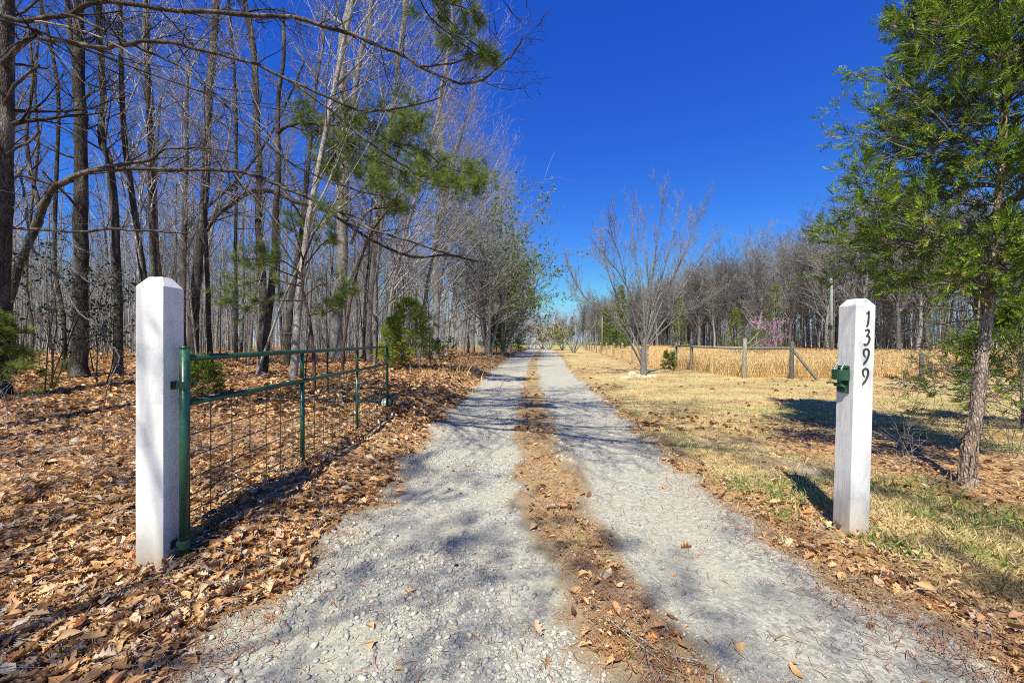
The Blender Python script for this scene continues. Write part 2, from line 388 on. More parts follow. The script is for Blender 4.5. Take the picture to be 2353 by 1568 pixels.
def sample(n, x0, x1, y0, y1, wf, pw=1.0):
    """n tries, denser near the viewer (radially), kept by the weight function"""
    u = NR.random(n); k = pw
    if k == 1: y = y0 + (y1 - y0) * u
    else: y = (y0 ** (1 - k) + u * (y1 ** (1 - k) - y0 ** (1 - k))) ** (1 / (1 - k))
    x = x0 + (x1 - x0) * NR.random(n)
    keep = NR.random(n) < wf(x, y)
    return x[keep], y[keep]
def litter():
    Vs, Fs, Rs, off = [], [], [], 0
    for T, n, box, pw, size in ((LEAF_N, 78000, (-9, 6.5, 1.05, 8), 1.7, (.04, .105)), (LEAF_F, 40000, (-6, 5.5, 1.05, 9), 1.5, (.015, .04)),
                                (LEAF_F, 60000, (-26, 14, 6.5, 50), 1.8, (.10, .17)), (LEAF_F, 14000, (-60, -3, 9, 60), 1.5, (.14, .26))):
        x, y = sample(n, *box, lambda x, y: np.clip(zones(x, y)[1] * np.where(zones(x, y)[4] > .5, np.where(size[1] > .05, .16, 1.0), np.where(x > road(y)[3], np.where(size[1] > .05, .30, 1), 1)), 0, 1) ** 1.3 + .004, pw)
        N = len(x); nz = NR.normal(0, .30, (N, 3)); nz[:, 2] = 1
        sc_l = (size[0] + (size[1] - size[0]) * NR.random(N) ** 1.6)
        pos = np.stack([x, y, H(x, y) + .006 + NR.random(N) ** 2 * .05 * zones(x, y)[1]], -1)
        V, Fc, R = scatter_mesh(T, pos, rot_basis(nz, NR.random(N) * 6.28), sc_l, NR.random(N))
        Vs.append(V); Fs.append(Fc + off); Rs.append(R); off += len(V)
    o = link('fallen_leaves', np_mesh(np.concatenate(Vs), np.concatenate(Fs), np.concatenate(Rs)), M['litter_leaf'])
    tag(o, 'orange brown fallen oak leaves covering the wood floor and verges', 'leaves', kind='stuff')
litter()

def ico():
    t = (1 + 5 ** .5) / 2
    V = np.array([(-1, t, 0), (1, t, 0), (-1, -t, 0), (1, -t, 0), (0, -1, t), (0, 1, t), (0, -1, -t), (0, 1, -t), (t, 0, -1), (t, 0, 1), (-t, 0, -1), (-t, 0, 1)], float) / 1.9
    Fc = np.array([(0, 11, 5), (0, 5, 1), (0, 1, 7), (0, 7, 10), (0, 10, 11), (1, 5, 9), (5, 11, 4), (11, 10, 2), (10, 7, 6), (7, 1, 8), (3, 9, 4), (3, 4, 2), (3, 2, 6), (3, 6, 8), (3, 8, 9), (4, 9, 5), (2, 4, 11), (6, 2, 10), (8, 6, 7), (9, 8, 1)])
    return V, Fc
STONES = []
for i in range(10):
    V, Fc = ico(); V = V * rs.uniform(.6, 1.35, V.shape[:1] + (1,)) * np.array([1, rs.uniform(.5, .95), rs.uniform(.35, .7)]); STONES.append((V, Fc))
def gravel():
    Vs, Fs, Rs, off = [], [], [], 0
    def wf(x, y):
        g = zones(x, y)[0]; l, a, b, r = road(y)
        right = sstep(a, b, x)
        edge = np.exp(-((x - b) / .3) ** 2) + np.exp(-((x - r) / .35) ** 2)
        bare = sstep(.42, .62, vnoise(x, y, 1.4, 30))
        g = np.maximum(g, .12 * (zones(x, y)[4] > .3) * (y < 6))
        return g * np.clip(np.where(right > .5, .06 + .6 * edge, 1 - .8 * bare), 0, 1)
    for n, box, pw, sz in ((90000, (-1.9, 2.6, 1.05, 7.5), 1.6, (.003, .010)), (3500, (-1.9, .5, 1.05, 5), 1.4, (.013, .024)), (16000, (-1.8, 3.6, 5, 22), 1.6, (.012, .022)), (2500, (2.4, 4.4, 3.8, 6.2), 1, (.012, .024))):
        x, y = sample(n, *box, wf, pw); N = len(x)
        nz = NR.normal(0, .3, (N, 3)); nz[:, 2] = 1
        s = sz[0] + (sz[1] - sz[0]) * NR.random(N) ** 1.8; pos = np.stack([x, y, H(x, y) + s * .25], -1)
        V, Fc, R = scatter_mesh(STONES, pos, rot_basis(nz, NR.random(N) * 6.28), s, NR.random(N))
        Vs.append(V); Fs.append(Fc + off); Rs.append(R); off += len(V)
    o = link('gravel', np_mesh(np.concatenate(Vs), np.concatenate(Fs), np.concatenate(Rs)), M['gravel_stone'])
    tag(o, 'grey crushed stone lying in the two wheel tracks of the drive', 'gravel', kind='stuff')
gravel()

def blade(bend, w=.05):
    V = np.array([(-w, 0, 0), (w, 0, 0), (-w * .7, bend * .25, .5), (w * .7, bend * .25, .5), (0, bend, 1.0)])
    return V, np.array([(0, 1, 3, 2)]), np.array([(2, 3, 4)])
def blades(name, n, box, wf, pw, hgt, width, lean, mat, label, cat, rndf=None, clump=0):
    x, y = sample(n, *box, wf, pw); N = len(x)
    if clump:
        pass
    nz = NR.normal(0, lean, (N, 3)); nz[:, 2] = 1
    T = []
    for i in range(5):
        b = rs.uniform(.1, .8); w = width
        V = np.array([(-w, 0, 0), (w, 0, 0), (w * .6, b * .3, .55), (-w * .6, b * .3, .55), (0.01, b, .98), (0, b * 1.02, 1.0)]); T.append((V, np.array([(0, 1, 2, 3), (3, 2, 4, 5)])))
    sc_b = NR.uniform(*hgt, N)
    pos = np.stack([x, y, H(x, y) - .005], -1)
    R = NR.random(N) if rndf is None else rndf(x, y, NR.random(N))
    V, Fc, R = scatter_mesh(T, pos, rot_basis(nz, NR.random(N) * 6.28), sc_b, R)
    o = link(name, np_mesh(V, Fc, R), M[mat]); tag(o, label, cat, kind='stuff')
def lawn_rnd(x, y, u):
    g = vnoise(x, y, .6, 40) * .6 + vnoise(x, y, 2.2, 41) * .4
    green = g > .62
    br = (vnoise(x, y, .9, 44) * .6 + vnoise(x, y, 3.1, 45) * .4) > .56
    return np.where(green & (u > .35), .82 + .18 * NR.random(len(x)), np.where(br & (u > .3), u * .25, u * .76))
blades('dry_grass', 130000, (2.0, 12.5, 2.2, 28), lambda x, y: np.clip(zones(x, y)[2] * 1.0 + .05 * (x > 2.4), 0, 1), 1.7, (.035, .08), .09, .9, 'dry_blade',
       'short straw coloured mown grass with green patches right of the drive', 'grass', lawn_rnd)
blades('green_weeds', 9000, (1.9, 4.6, 1.6, 4.4), lambda x, y: np.clip(sstep(0, .3, x - road(y)[3]) * sstep(.48, .70, vnoise(x, y, 2.3, 50)), 0, 1) , 1.3, (.04, .11), .08, .9, 'weed_leaf',
       'fresh green weeds sprouting through leaves beside the numbered post', 'weeds')
blades('verge_sprouts', 2600, (-3.4, .9, 1.2, 7), lambda x, y: ((zones(x, y)[4] > .4) | (x < road(y)[0])) * sstep(.62, .72, vnoise(x, y, 3.1, 52)), 1.4, (.03, .08), .09, .9, 'weed_leaf',
       'small green sprouts in the leafy strip between the tracks', 'weeds')
def tall_w(x, y):
    z = zones(x, y)[3]; return z * (.35 + .65 * sstep(.35, .55, vnoise(x, y, 1.1, 60)))
blades('golden_grass', 230000, (8, 62, 16.2, 96), tall_w, 1.75, (.35, .8), .016, .14, 'gold_blade', 'tall golden dry grass filling the field behind the wire fence', 'grass')
blades('verge_straw', 5000, (-6.5, 1.5, 11, 60), lambda x, y: np.exp(-((x - road(y)[0] + 1.4) / .9) ** 2) * sstep(.45, .6, vnoise(x, y, .5, 62)), 1.5, (.2, .5), .03, .35, 'gold_blade', 'tan straw clumps along the left edge of the drive', 'grass')
# twigs lying in the litter
def litter_twigs():
    x, y = sample(9000, -9, 6.5, 1.05, 16, lambda x, y: np.clip(zones(x, y)[1], 0, 1) * np.where(x < road(y)[0], 1, .4), 1.5)
    T = Tubes(); z = H(x, y)
    for a, b, c in zip(x, y, z):
        L = random.uniform(.06, .38); t = random.uniform(0, 6.28); dx, dy = math.cos(t) * L / 2, math.sin(t) * L / 2; r = random.uniform(.0015, .0038); h = c + random.uniform(.02, .05)
        T.add([(a - dx, b - dy, h), (a + random.uniform(-.02, .02), b + random.uniform(-.02, .02), h + random.uniform(0, .03)), (a + dx, b + dy, h + random.uniform(-.01, .02))], [r, r * .9, r * .5], 3)
    o = T.build('twigs', M['bark_pale']); tag(o, 'broken pale twigs strewn through the brown leaf litter', 'twigs', kind='stuff')
litter_twigs()
# pine needles
def needles():
    x, y = sample(60000, -2.2, 3.4, 1.1, 8.5, lambda x, y: np.clip(zones(x, y)[4] * .9 + np.exp(-((x - road(y)[3]) / .3) ** 2) * .9 + np.exp(-((x - road(y)[0]) / .25) ** 2) * .6 + .05, 0, 1), 1.5)
    N = len(x); nz = NR.normal(0, .2, (N, 3)); nz[:, 2] = 1
    T = []
    for i in range(4):
        b = rs.uniform(-.2, .2); T.append((np.array([(-.5, 0, 0), (0, b, .06), (.5, 0, .02), (.5, .035, .02), (0, b + .045, .06), (-.5, .03, 0)]), np.array([(0, 1, 4, 5), (1, 2, 3, 4)])))
    V, Fc, R = scatter_mesh(T, np.stack([x, y, H(x, y) + .006 + .02 * NR.random(N)], -1), rot_basis(nz, NR.random(N) * 6.28), NR.uniform(.04, .09, N), NR.random(N))
    o = link('pine_needles', np_mesh(V, Fc, R), M['needle_litter']); tag(o, 'rusty brown pine needles dropped over strip and track edges', 'pine needles', kind='stuff')
needles()

# ------------------------------------------------------------------ trees
def rdir(rng=random):
    while True:
        v = Vector((rng.uniform(-1, 1), rng.uniform(-1, 1), rng.uniform(-1, 1)))
        if .1 < v.length < 1: return v.normalized()
def off_axis(d, ang, az=None, rng=random):
    p = d.orthogonal().normalized(); q = d.cross(p)
    a = rng.uniform(0, 6.283) if az is None else az
    return (d * math.cos(ang) + (p * math.cos(a) + q * math.sin(a)) * math.sin(ang)).normalized()
MINR = [.0022]
def grow(T, p, d, L, r, level, spec, tips=None, rng=random):
    """one branch and what grows on it. spec[level] = (points, wander, lift, children, angle, length ratio, first child)"""
    n, wander, lift, kids, ang, ratio, t0 = spec[0][:7]
    pts = [p.copy()]; rad = [r]; q = p.copy(); dd = d.copy(); st = L / (n - 1); end = .3 if len(spec) > 1 else .35
    for i in range(1, n):
        dd = (dd + rdir(rng) * wander + Vector((0, 0, lift))).normalized()
        q = q + dd * st; pts.append(q.copy()); rad.append(max(r * (1 - (1 - end) * i / (n - 1)), MINR[0]))
    T.add(pts, rad, 3 if r < .02 else (5 if r < .06 else 8))
    if len(spec) == 1:
        if tips is not None: tips.append((pts[-1], dd.copy(), L)); tips.append(((pts[-2] + pts[-1]) * .5, dd.copy(), L))
        return
    for k in range(kids):
        t = t0 + (1 - t0) * (k + rng.random() * .8) / kids
        f = t * (n - 1); i = min(int(f), n - 2); u = f - i
        c = pts[i].lerp(pts[i + 1], u); ax = (pts[i + 1] - pts[i]).normalized()
        rr = (rad[i] * (1 - u) + rad[i + 1] * u)
        grow(T, c, off_axis(ax, ang * rng.uniform(.7, 1.3), None, rng), L * ratio * (1.15 - .55 * t) * rng.uniform(.65, 1.3), max(rr * rng.uniform(.4, .6), .0025), level + 1, spec[1:], tips, rng)

def bare_tree(h, r, base_t, nb, blen, rng, bias=None, up=.05, ang=.75, twigs=(7, 6), wob=.12, rmin=.006):
    """a whole leafless tree at the origin: trunk and crown tubes"""
    tr, cr = Tubes(), Tubes(); n = 12; pts = []; rad = []
    q = Vector((0, 0, -.15)); d = Vector((rng.uniform(-.05, .05), rng.uniform(-.05, .05), 1)).normalized()
    for i in range(n):
        pts.append(q.copy()); t = i / (n - 1)
        rad.append(r * (1.25 if i == 0 else 1) * (1 - .8 * t) + .012)
        d = (d + rdir(rng) * wob * .5 + Vector((0, 0, .12)) + (bias * .05 if bias else Vector())).normalized(); q = q + d * (h / (n - 1))
    tr.add(pts, rad, 8)
    for k in range(nb):
        t = base_t + (1 - base_t) * (k + rng.random()) / nb
        f = t * (n - 1); i = min(int(f), n - 2); u = f - i; c = pts[i].lerp(pts[i + 1], u)
        az = Vector((rng.uniform(-1, 1), rng.uniform(-1, 1), 0))
        if bias: az = az * .8 + bias * rng.uniform(.2, 1.2)
        az = az.normalized(); a = ang * rng.uniform(.7, 1.2) * (1 - (.1 if not bias else .35) * t)
        dd = (az * math.sin(a) + Vector((0, 0, math.cos(a)))).normalized()
        u2 = (t - base_t) / (1 - base_t); prof = (.85 + .45 * u2 if u2 < .6 else 1.12 - .35 * (u2 - .6)) if not bias else 1.1 - .6 * u2
        grow(cr, c, dd, blen * prof * rng.uniform(.6, 1.2), max((rad[i] * (1 - u) + rad[i + 1] * u) * rng.uniform(.3, .5), rmin * 2), 1,
             [(6, .16, up, twigs[0], .65, .5, .2), (4, .25, up * .8, twigs[1], .6, .48, .15), (3, .3, up, 0, 0, 0, 0)], None, rng)
    return tr, cr
R1 = random.Random(21)
VAR, FAR, EDGE = [], [], []
def make_variant(name, mt, mc, *a, **k):
    tr, cr = bare_tree(*a, **k)
    V, Q = tr.arrays(); me1 = np_mesh(V, Q); me1.polygons.foreach_set('use_smooth', [True] * len(me1.polygons)); me1.materials.append(M[mt])
    V, Q = cr.arrays(); me2 = np_mesh(V, Q); me2.materials.append(M[mc])
    return me1, me2
for i in range(8):
    MINR[0] = .0042
    VAR.append(make_variant('v', 'bark_grey' if i % 2 else 'bark_dark', 'bark_grey', R1.uniform(13, 17), R1.uniform(.055, .12), R1.uniform(.2, .5), 28, R1.uniform(2.8, 4.2), R1, None, .07, .62, (6, 5), wob=R1.uniform(.08, .17)))
for i in range(6):
    MINR[0] = .010
    FAR.append(make_variant('f', 'bark_far', 'bark_far', R1.uniform(10, 12.5), R1.uniform(.13, .2), R1.uniform(.14, .36), 34, R1.uniform(3.6, 4.8), R1, None, .10, .55, (8, 7), wob=.2))
for i in range(5):
    MINR[0] = .005
    EDGE.append(make_variant('e', 'bark_grey', 'bark_grey', R1.uniform(15, 19), R1.uniform(.08, .13), .14, 32, 6.6, R1, Vector((1, -.25, 0)), .035, .95, (7, 5)))
MINR[0] = .0022
def place_tree(var, x, y, s, rz, name, label, cat, group):
    e = empty(name, (x, y, h1(x, y)), label, cat, group); e.rotation_euler.z = rz; e.scale = (s, s, s * R1.uniform(.9, 1.1))
    for nm, me in (('trunk', var[0]), ('crown', var[1])):
        o = bpy.data.objects.new(nm, me); COL.objects.link(o); o.parent = e
    return e
def woods_left():
    pts = []; tries = 0
    while len(pts) < 112 and tries < 9000:
        tries += 1
        y = 12 + 78 * R1.random() ** 1.25; l = float(road(y)[0]); x = l - 6.0 - (R1.random() ** 1.2) * (14 + y * 1.25)
        if abs(x) > y * 1.42 + 2: continue
        if any((x - a) ** 2 + (y - b) ** 2 < (1.3 + y * .012) ** 2 for a, b in pts): continue
        pts.append((x, y))
        place_tree(R1.choice(VAR), x, y, R1.uniform(.75, 1.2), R1.uniform(0, 6.28), 'bare_tree', 'slender grey leafless tree among the woods left of the drive', 'tree', 'leafless trees of the left woods')
    y = 13.0
    while y < 92:
        l = float(road(y)[0]); x = l - R1.uniform(4.4, 6.2)
        place_tree(R1.choice(EDGE), x, y, R1.uniform(.85, 1.12), R1.uniform(-.5, .5), 'roadside_tree', 'grey leafless tree at the wood edge leaning its limbs over the drive', 'tree', 'leaning trees along the left edge of the drive')
        y += R1.uniform(2.2, 4.2)
        if 14 < y < 19.5: y = 19.5
woods_left()
def saplings():
    n = 0
    while n < 26:
        y = 8.5 + 18 * R1.random(); x = float(road(y)[0]) - 2.6 - R1.random() * (y * 1.1)
        if x < -y * 1.3: continue
        place_tree(R1.choice(VAR), x, y, R1.uniform(.16, .36), R1.uniform(0, 6.28), 'sapling', 'thin bare sapling in the leaf litter under the left woods', 'sapling', 'bare saplings under the left woods'); n += 1
saplings()
def woods_right():
    y = 44.0
    while y < 168:
        x = 37 + R1.uniform(-1.5, 1.5) + (45 - y) * .02 - max(0, y - 120) * .15
        for row in range(3):
            place_tree(R1.choice(FAR), x + row * R1.uniform(3, 5), y + R1.uniform(-1, 1), R1.uniform(1.0, 1.25), R1.uniform(0, 6.28), 'bare_tree', 'grey leafless tree in the tall treeline behind the golden field', 'tree', 'leafless treeline behind the golden field')
        y += R1.uniform(2.6, 4.2)
    x = -24.0
    while x < 30:
        place_tree(R1.choice(FAR), x, 172 + R1.uniform(-3, 3), R1.uniform(.7, .9), R1.uniform(0, 6.28), 'bare_tree', 'small grey leafless tree closing the view at the far end of the drive', 'tree', 'leafless trees at the far end of the drive')
        x += R1.uniform(2.5, 4)
    for i in range(24):
        x = 40 + i * 2.6 + R1.uniform(-1, 1); y = 44 - i * .25 + R1.uniform(-3, 3)
        place_tree(R1.choice(FAR), x, y, R1.uniform(1.0, 1.25), R1.uniform(0, 6.28), 'bare_tree', 'grey leafless tree in the tall treeline behind the golden field', 'tree', 'leafless treeline behind the golden field')
woods_right()
def woods_mass():
    T = Tubes(); rg = random.Random(5)
    def one(x, y, h, r, nb=15, nt=5):
        z = h1(x, y) - .1; q = Vector((x, y, z)); d = Vector((rg.uniform(-.04, .04), rg.uniform(-.04, .04), 1)); pts = []; rad = []
        for i in range(7):
            pts.append(q.copy()); rad.append(r * (1 - i * .13)); d = (d + rdir(rg) * .05 + Vector((0, 0, .1))).normalized(); q = q + d * h / 6
        T.add(pts, rad, 4)
        for k in range(nb):
            t = rg.uniform(.35, 1) * 6; i = min(int(t), 5); c = pts[i].lerp(pts[i + 1], t - i)
            dd = (Vector((rg.uniform(-1, 1), rg.uniform(-1, 1), rg.uniform(.5, 1.6)))).normalized()
            grow(T, c, dd, rg.uniform(1.5, 3.6), .03, 1, [(4, .15, .06, nt, .6, .5, .2), (3, .25, .05, 0, 0, 0, 0)], None, rg)
    MINR[0] = .014
    for i in range(5200):   # thin understorey stems
        k = i % 7 - 1 if i % 7 else 3
        if k < 3: y = rg.uniform(26, 120); x = float(road(y)[0]) - 8 - rg.random() * y * 1.35
        elif k in (3, 5): y = rg.uniform(42, 185); x = 40 + rg.uniform(0, 22) - max(0, y - 120) * .15
        else: x = rg.uniform(-40, 105); y = rg.uniform(174, 200) if x < 36 else rg.uniform(44, 62)
        h = rg.uniform(3, 11); z = h1(x, y) - .1; q = Vector((x, y, z)); d = Vector((rg.uniform(-.12, .12), rg.uniform(-.12, .12), 1)); r = rg.uniform(.02, .06)
        T.add([q, q + d * h * .5 + rdir(rg) * .15, q + d * h], [r, r * .7, r * .3], 3)
        for j in range(3 if k > 2 else 2):
            c = q + d * h * rg.uniform(.15, .9); grow(T, c, Vector((rg.uniform(-1, 1), rg.uniform(-1, 1), rg.uniform(.2, 1.2))).normalized(), rg.uniform(.6, 2.2), .016, 1, [(4, .2, .04, 3, .6, .5, .2), (3, .25, .05, 0, 0, 0, 0)], None, rg)
    for i in range(800):
        y = rg.uniform(30, 125); x = float(road(y)[0]) - 8 - rg.random() * (y * 1.35)
        one(x, y, rg.uniform(11, 16), rg.uniform(.05, .14), 9, 2)
    for i in range(320):
        y = rg.uniform(40, 190); x = 42 + rg.uniform(0, 26) - max(0, y - 120) * .15
        one(x, y, rg.uniform(12, 18), rg.uniform(.06, .16))
    for i in range(160):
        one(rg.uniform(-40, 45), rg.uniform(176, 205), rg.uniform(10, 15), rg.uniform(.08, .18))
    for i in range(140):
        one(rg.uniform(42, 110), rg.uniform(44, 66), rg.uniform(12, 17), rg.uniform(.07, .17))
    MINR[0] = .0022
    T.build('woods', M['bark_far'])
    tag(bpy.data.objects['woods'], 'deep mass of thin grey leafless trunks behind the nearer trees', 'woods', kind='stuff')
woods_mass()

# ---- near trees, each from its own path
def smooth_path(P, n):
    P = [Vector(p) for p in P]; out = []; m = len(P) - 1
    for k in range(n):
        f = k / (n - 1) * m; i = min(int(f), m - 1); u = f - i
        p0 = P[max(i - 1, 0)]; p1 = P[i]; p2 = P[i + 1]; p3 = P[min(i + 2, m)]
        out.append(.5 * ((2 * p1) + (-p0 + p2) * u + (2 * p0 - 5 * p1 + 4 * p2 - p3) * u * u + (-p0 + 3 * p1 - 3 * p2 + p3) * u ** 3))
    return out
RG = random.Random(77)
TW3 = [(6, .22, .03, 6, .7, .5, .12), (4, .28, .03, 5, .65, .5, .15), (3, .3, .03, 0, 0, 0, 0)]
TW2 = [(5, .24, .03, 6, .7, .5, .12), (3, .3, .03, 0, 0, 0, 0)]
def limb(T, C, px, d0, d1, w0, w1, kids, klen, spec=TW3, tips=None, kink=.012, sides=8, ang=(.5, 1.1), t0=.08, bow=0.0):
    """a limb through bearings px from depth d0 to d1, w in picture units; thick part into T, twigs into C"""
    m = len(px) - 1; P = []
    for i, (a, b) in enumerate(px):
        d = d0 + (d1 - d0) * i / m + math.sin(i * 1.7) * bow; P.append(at(a, b, d))
    n = max(8, m * 3); pts = smooth_path(P, n); pts = [p + rdir(RG) * kink * (0 < i < n - 1) for i, p in enumerate(pts)]
    rad = []
    for i, p in enumerate(pts):
        t = i / (n - 1); w = w0 + (w1 - w0) * t ** .8; rad.append(max(w * thin(CX + p.x / max(p.y, 1) * F) * p.y / F / 2 * RG.uniform(.93, 1.08), .003))
    T.add(pts, rad, sides)
    for k in range(kids):
        t = t0 + (1 - t0) * (k + RG.random()) / kids; f = t * (n - 1); i = min(int(f), n - 2); c = pts[i].lerp(pts[i + 1], f - i)
        ax = (pts[i + 1] - pts[i]).normalized()
        grow(C, c, off_axis(ax, RG.uniform(*ang), None, RG), klen * RG.uniform(.4, 1.2) * (1.1 - .5 * t), max(rad[i] * RG.uniform(.3, .5), .004), 1, spec, tips, RG)
    return pts, rad
def near_tree(name, px, depth, w0, w1, label, mat='bark_dark', kids=0, klen=2.0, t0=.35, extra=5.0, limbs=(), cat='tree', twig=None, topkids=14):
    b = px[0]; base = at(b[0], b[1], depth); g = h1(base.x, base.y)
    e = empty(name, (base.x, base.y, g), label, cat)
    T, C = Tubes(), Tubes(); m = len(px) - 1
    P = [at(a, c, depth) for a, c in px]; P[0].z = g - .15; dz = P[-1] - P[-2]; dz.normalize()
    if extra: P.append(P[-1] + (dz + Vector((0, 0, .5))).normalized() * extra * .5); P.append(P[-1] + Vector((RG.uniform(-.3, .3), RG.uniform(-.3, .3), extra * .5)))
    n = max(14, len(P) * 3); pts = smooth_path(P, n); Lp = n - 1
    rad = [];
    for i, p in enumerate(pts):
        t = i / Lp; tv = min(1, t * (len(P) - 1) / m)
        w = (w0 + (w1 - w0) * tv) * thin(b[0]) * depth / F / 2
        if tv >= 1: w *= max(.15, 1 - (t * (len(P) - 1) / m - 1) * 1.2)
        if i == 0: w *= 1.4
        if i == 1: w *= 1.12
        rad.append(w * RG.uniform(.95, 1.05))
    pts = [p + rdir(RG) * rad[i] * .15 for i, p in enumerate(pts)]
    T.add(pts, rad, 12)
    for k in range(kids):
        t = t0 + (1 - t0) * (k + RG.random()) / max(kids, 1); f = t * Lp; i = min(int(f), n - 2); c = pts[i].lerp(pts[i + 1], f - i)
        az = Vector((RG.uniform(-1, 1), RG.uniform(-1, 1), RG.uniform(.1, 1.1))).normalized()
        grow(C, c, az, klen * RG.uniform(.5, 1.3), max(rad[i] * RG.uniform(.15, .35), .008), 1, TW3, None, RG)
    for lb in limbs:
        limb(T, C, **lb)
    T.build('trunk', M[mat], e, (base.x, base.y, g)); C.build('crown', M[twig or mat], e, (base.x, base.y, g))
    return e
# leftmost trunk with the long limbs reaching over the drive
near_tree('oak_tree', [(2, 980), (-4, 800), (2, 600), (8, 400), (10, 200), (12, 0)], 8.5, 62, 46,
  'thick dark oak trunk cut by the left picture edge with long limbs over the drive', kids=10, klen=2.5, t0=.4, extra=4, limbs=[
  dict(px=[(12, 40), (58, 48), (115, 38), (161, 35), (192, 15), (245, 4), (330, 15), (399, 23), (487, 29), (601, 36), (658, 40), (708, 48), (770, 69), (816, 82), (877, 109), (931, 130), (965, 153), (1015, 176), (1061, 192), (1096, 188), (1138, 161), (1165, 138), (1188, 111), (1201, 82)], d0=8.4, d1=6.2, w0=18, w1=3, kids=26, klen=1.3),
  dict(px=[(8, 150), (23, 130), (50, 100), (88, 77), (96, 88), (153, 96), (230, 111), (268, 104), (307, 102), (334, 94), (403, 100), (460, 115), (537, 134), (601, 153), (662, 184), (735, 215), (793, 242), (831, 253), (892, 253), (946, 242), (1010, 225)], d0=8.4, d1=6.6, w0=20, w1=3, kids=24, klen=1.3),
  dict(px=[(161, 35), (199, 50), (268, 84), (330, 115), (383, 138), (433, 165), (491, 215), (537, 261), (601, 318), (662, 370), (740, 410), (830, 440), (920, 460)], d0=8.1, d1=6.8, w0=10, w1=3, kids=16, klen=1.2),
  dict(px=[(662, 184), (754, 250), (831, 315), (889, 358), (939, 388), (969, 415), (1030, 430)], d0=7.5, d1=6.8, w0=7, w1=2.5, kids=9, klen=.9),
  dict(px=[(965, 153), (1015, 150), (1060, 138), (1110, 122), (1150, 120)], d0=6.7, d1=6.3, w0=5, w1=2, kids=6, klen=.6),
  dict(px=[(8, 523), (58, 525), (115, 529), (192, 533), (245, 525), (307, 529), (364, 531), (430, 537)], d0=8.5, d1=9.2, w0=12, w1=6, kids=10, klen=1.1),
  dict(px=[(10, 240), (40, 190), (90, 150)], d0=8.4, d1=7.8, w0=12, w1=8, kids=0, klen=.5, spec=TW2),
  dict(px=[(15, 355), (45, 335), (72, 322), (90, 302)], d0=8.4, d1=8.0, w0=10, w1=7, kids=0, klen=.5, spec=TW2),
  dict(px=[(12, 20), (60, -60), (220, -120), (420, -150), (640, -140), (860, -110)], d0=8.0, d1=4.5, w0=16, w1=5, kids=18, klen=1.5)])
near_tree('oak_tree', [(-6, 905), (8, 760), (20, 690), (39, 624), (66, 558), (96, 483), (111, 449), (130, 426), (165, 412)], 10.5, 32, 20,
  'curved dark oak trunk bending right behind the leftmost trunk', kids=0, extra=0, limbs=[
  dict(px=[(150, 414), (207, 390), (291, 376), (334, 370), (357, 359), (383, 341), (430, 340), (480, 340), (540, 352)], d0=10.5, d1=9.8, w0=14, w1=3, kids=12, klen=1.4),
  dict(px=[(150, 414), (207, 394), (300, 388), (387, 390), (462, 390), (537, 393), (580, 402), (628, 420), (658, 434), (718, 459), (779, 486), (824, 511), (854, 529), (899, 541), (960, 560), (1050, 590), (1120, 600)], d0=10.5, d1=8.0, w0=14, w1=3, kids=24, klen=1.5),
  dict(px=[(130, 426), (60, 405), (17, 407), (-40, 395)], d0=10.5, d1=10.2, w0=12, w1=8, kids=4, klen=1),
  dict(px=[(96, 483), (70, 400), (60, 300), (75, 180), (60, 40)], d0=10.5, d1=11, w0=14, w1=8, kids=10, klen=1.7)])
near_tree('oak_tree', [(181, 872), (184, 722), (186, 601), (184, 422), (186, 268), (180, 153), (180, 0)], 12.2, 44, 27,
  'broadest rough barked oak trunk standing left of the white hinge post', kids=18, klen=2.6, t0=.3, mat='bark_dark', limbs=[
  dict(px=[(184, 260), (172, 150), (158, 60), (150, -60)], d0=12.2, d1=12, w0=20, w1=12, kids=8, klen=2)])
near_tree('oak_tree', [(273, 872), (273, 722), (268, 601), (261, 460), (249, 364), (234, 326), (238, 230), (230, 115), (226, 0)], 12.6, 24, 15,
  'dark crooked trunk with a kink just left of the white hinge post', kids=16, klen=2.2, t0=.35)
near_tree('oak_tree', [(357, 850), (357, 720), (357, 601), (353, 460), (349, 307), (341, 192), (335, 115), (335, 0)], 17, 24, 14,
  'mottled grey trunk rising directly behind the white hinge post', mat='bark_grey', kids=16, klen=2.8, t0=.35)
near_tree('oak_tree', [(441, 836), (446, 718), (452, 628), (462, 553), (468, 492), (475, 326), (480, 230), (490, 115), (498, 0)], 20, 27, 17,
  'dark forked oak with one limb arching right above the gate', kids=14, klen=3.2, t0=.45, limbs=[
  dict(px=[(462, 553), (471, 532), (492, 498), (523, 474), (556, 450), (592, 438), (640, 443), (676, 462), (727, 474), (773, 498), (820, 530), (870, 560), (950, 590), (1030, 585), (1090, 600)], d0=20, d1=14, w0=19, w1=4, kids=22, klen=2.4),
  dict(px=[(470, 480), (540, 420), (610, 330), (660, 230), (700, 140)], d0=20, d1=19, w0=9, w1=4, kids=10, klen=2.4)])
near_tree('oak_tree', [(598, 828), (604, 688), (598, 583), (595, 508), (595, 387), (590, 300), (583, 115), (560, 0)], 21, 20, 14,
  'straight dark trunk behind the young pine over the middle of the gate', kids=16, klen=3.0, t0=.3)
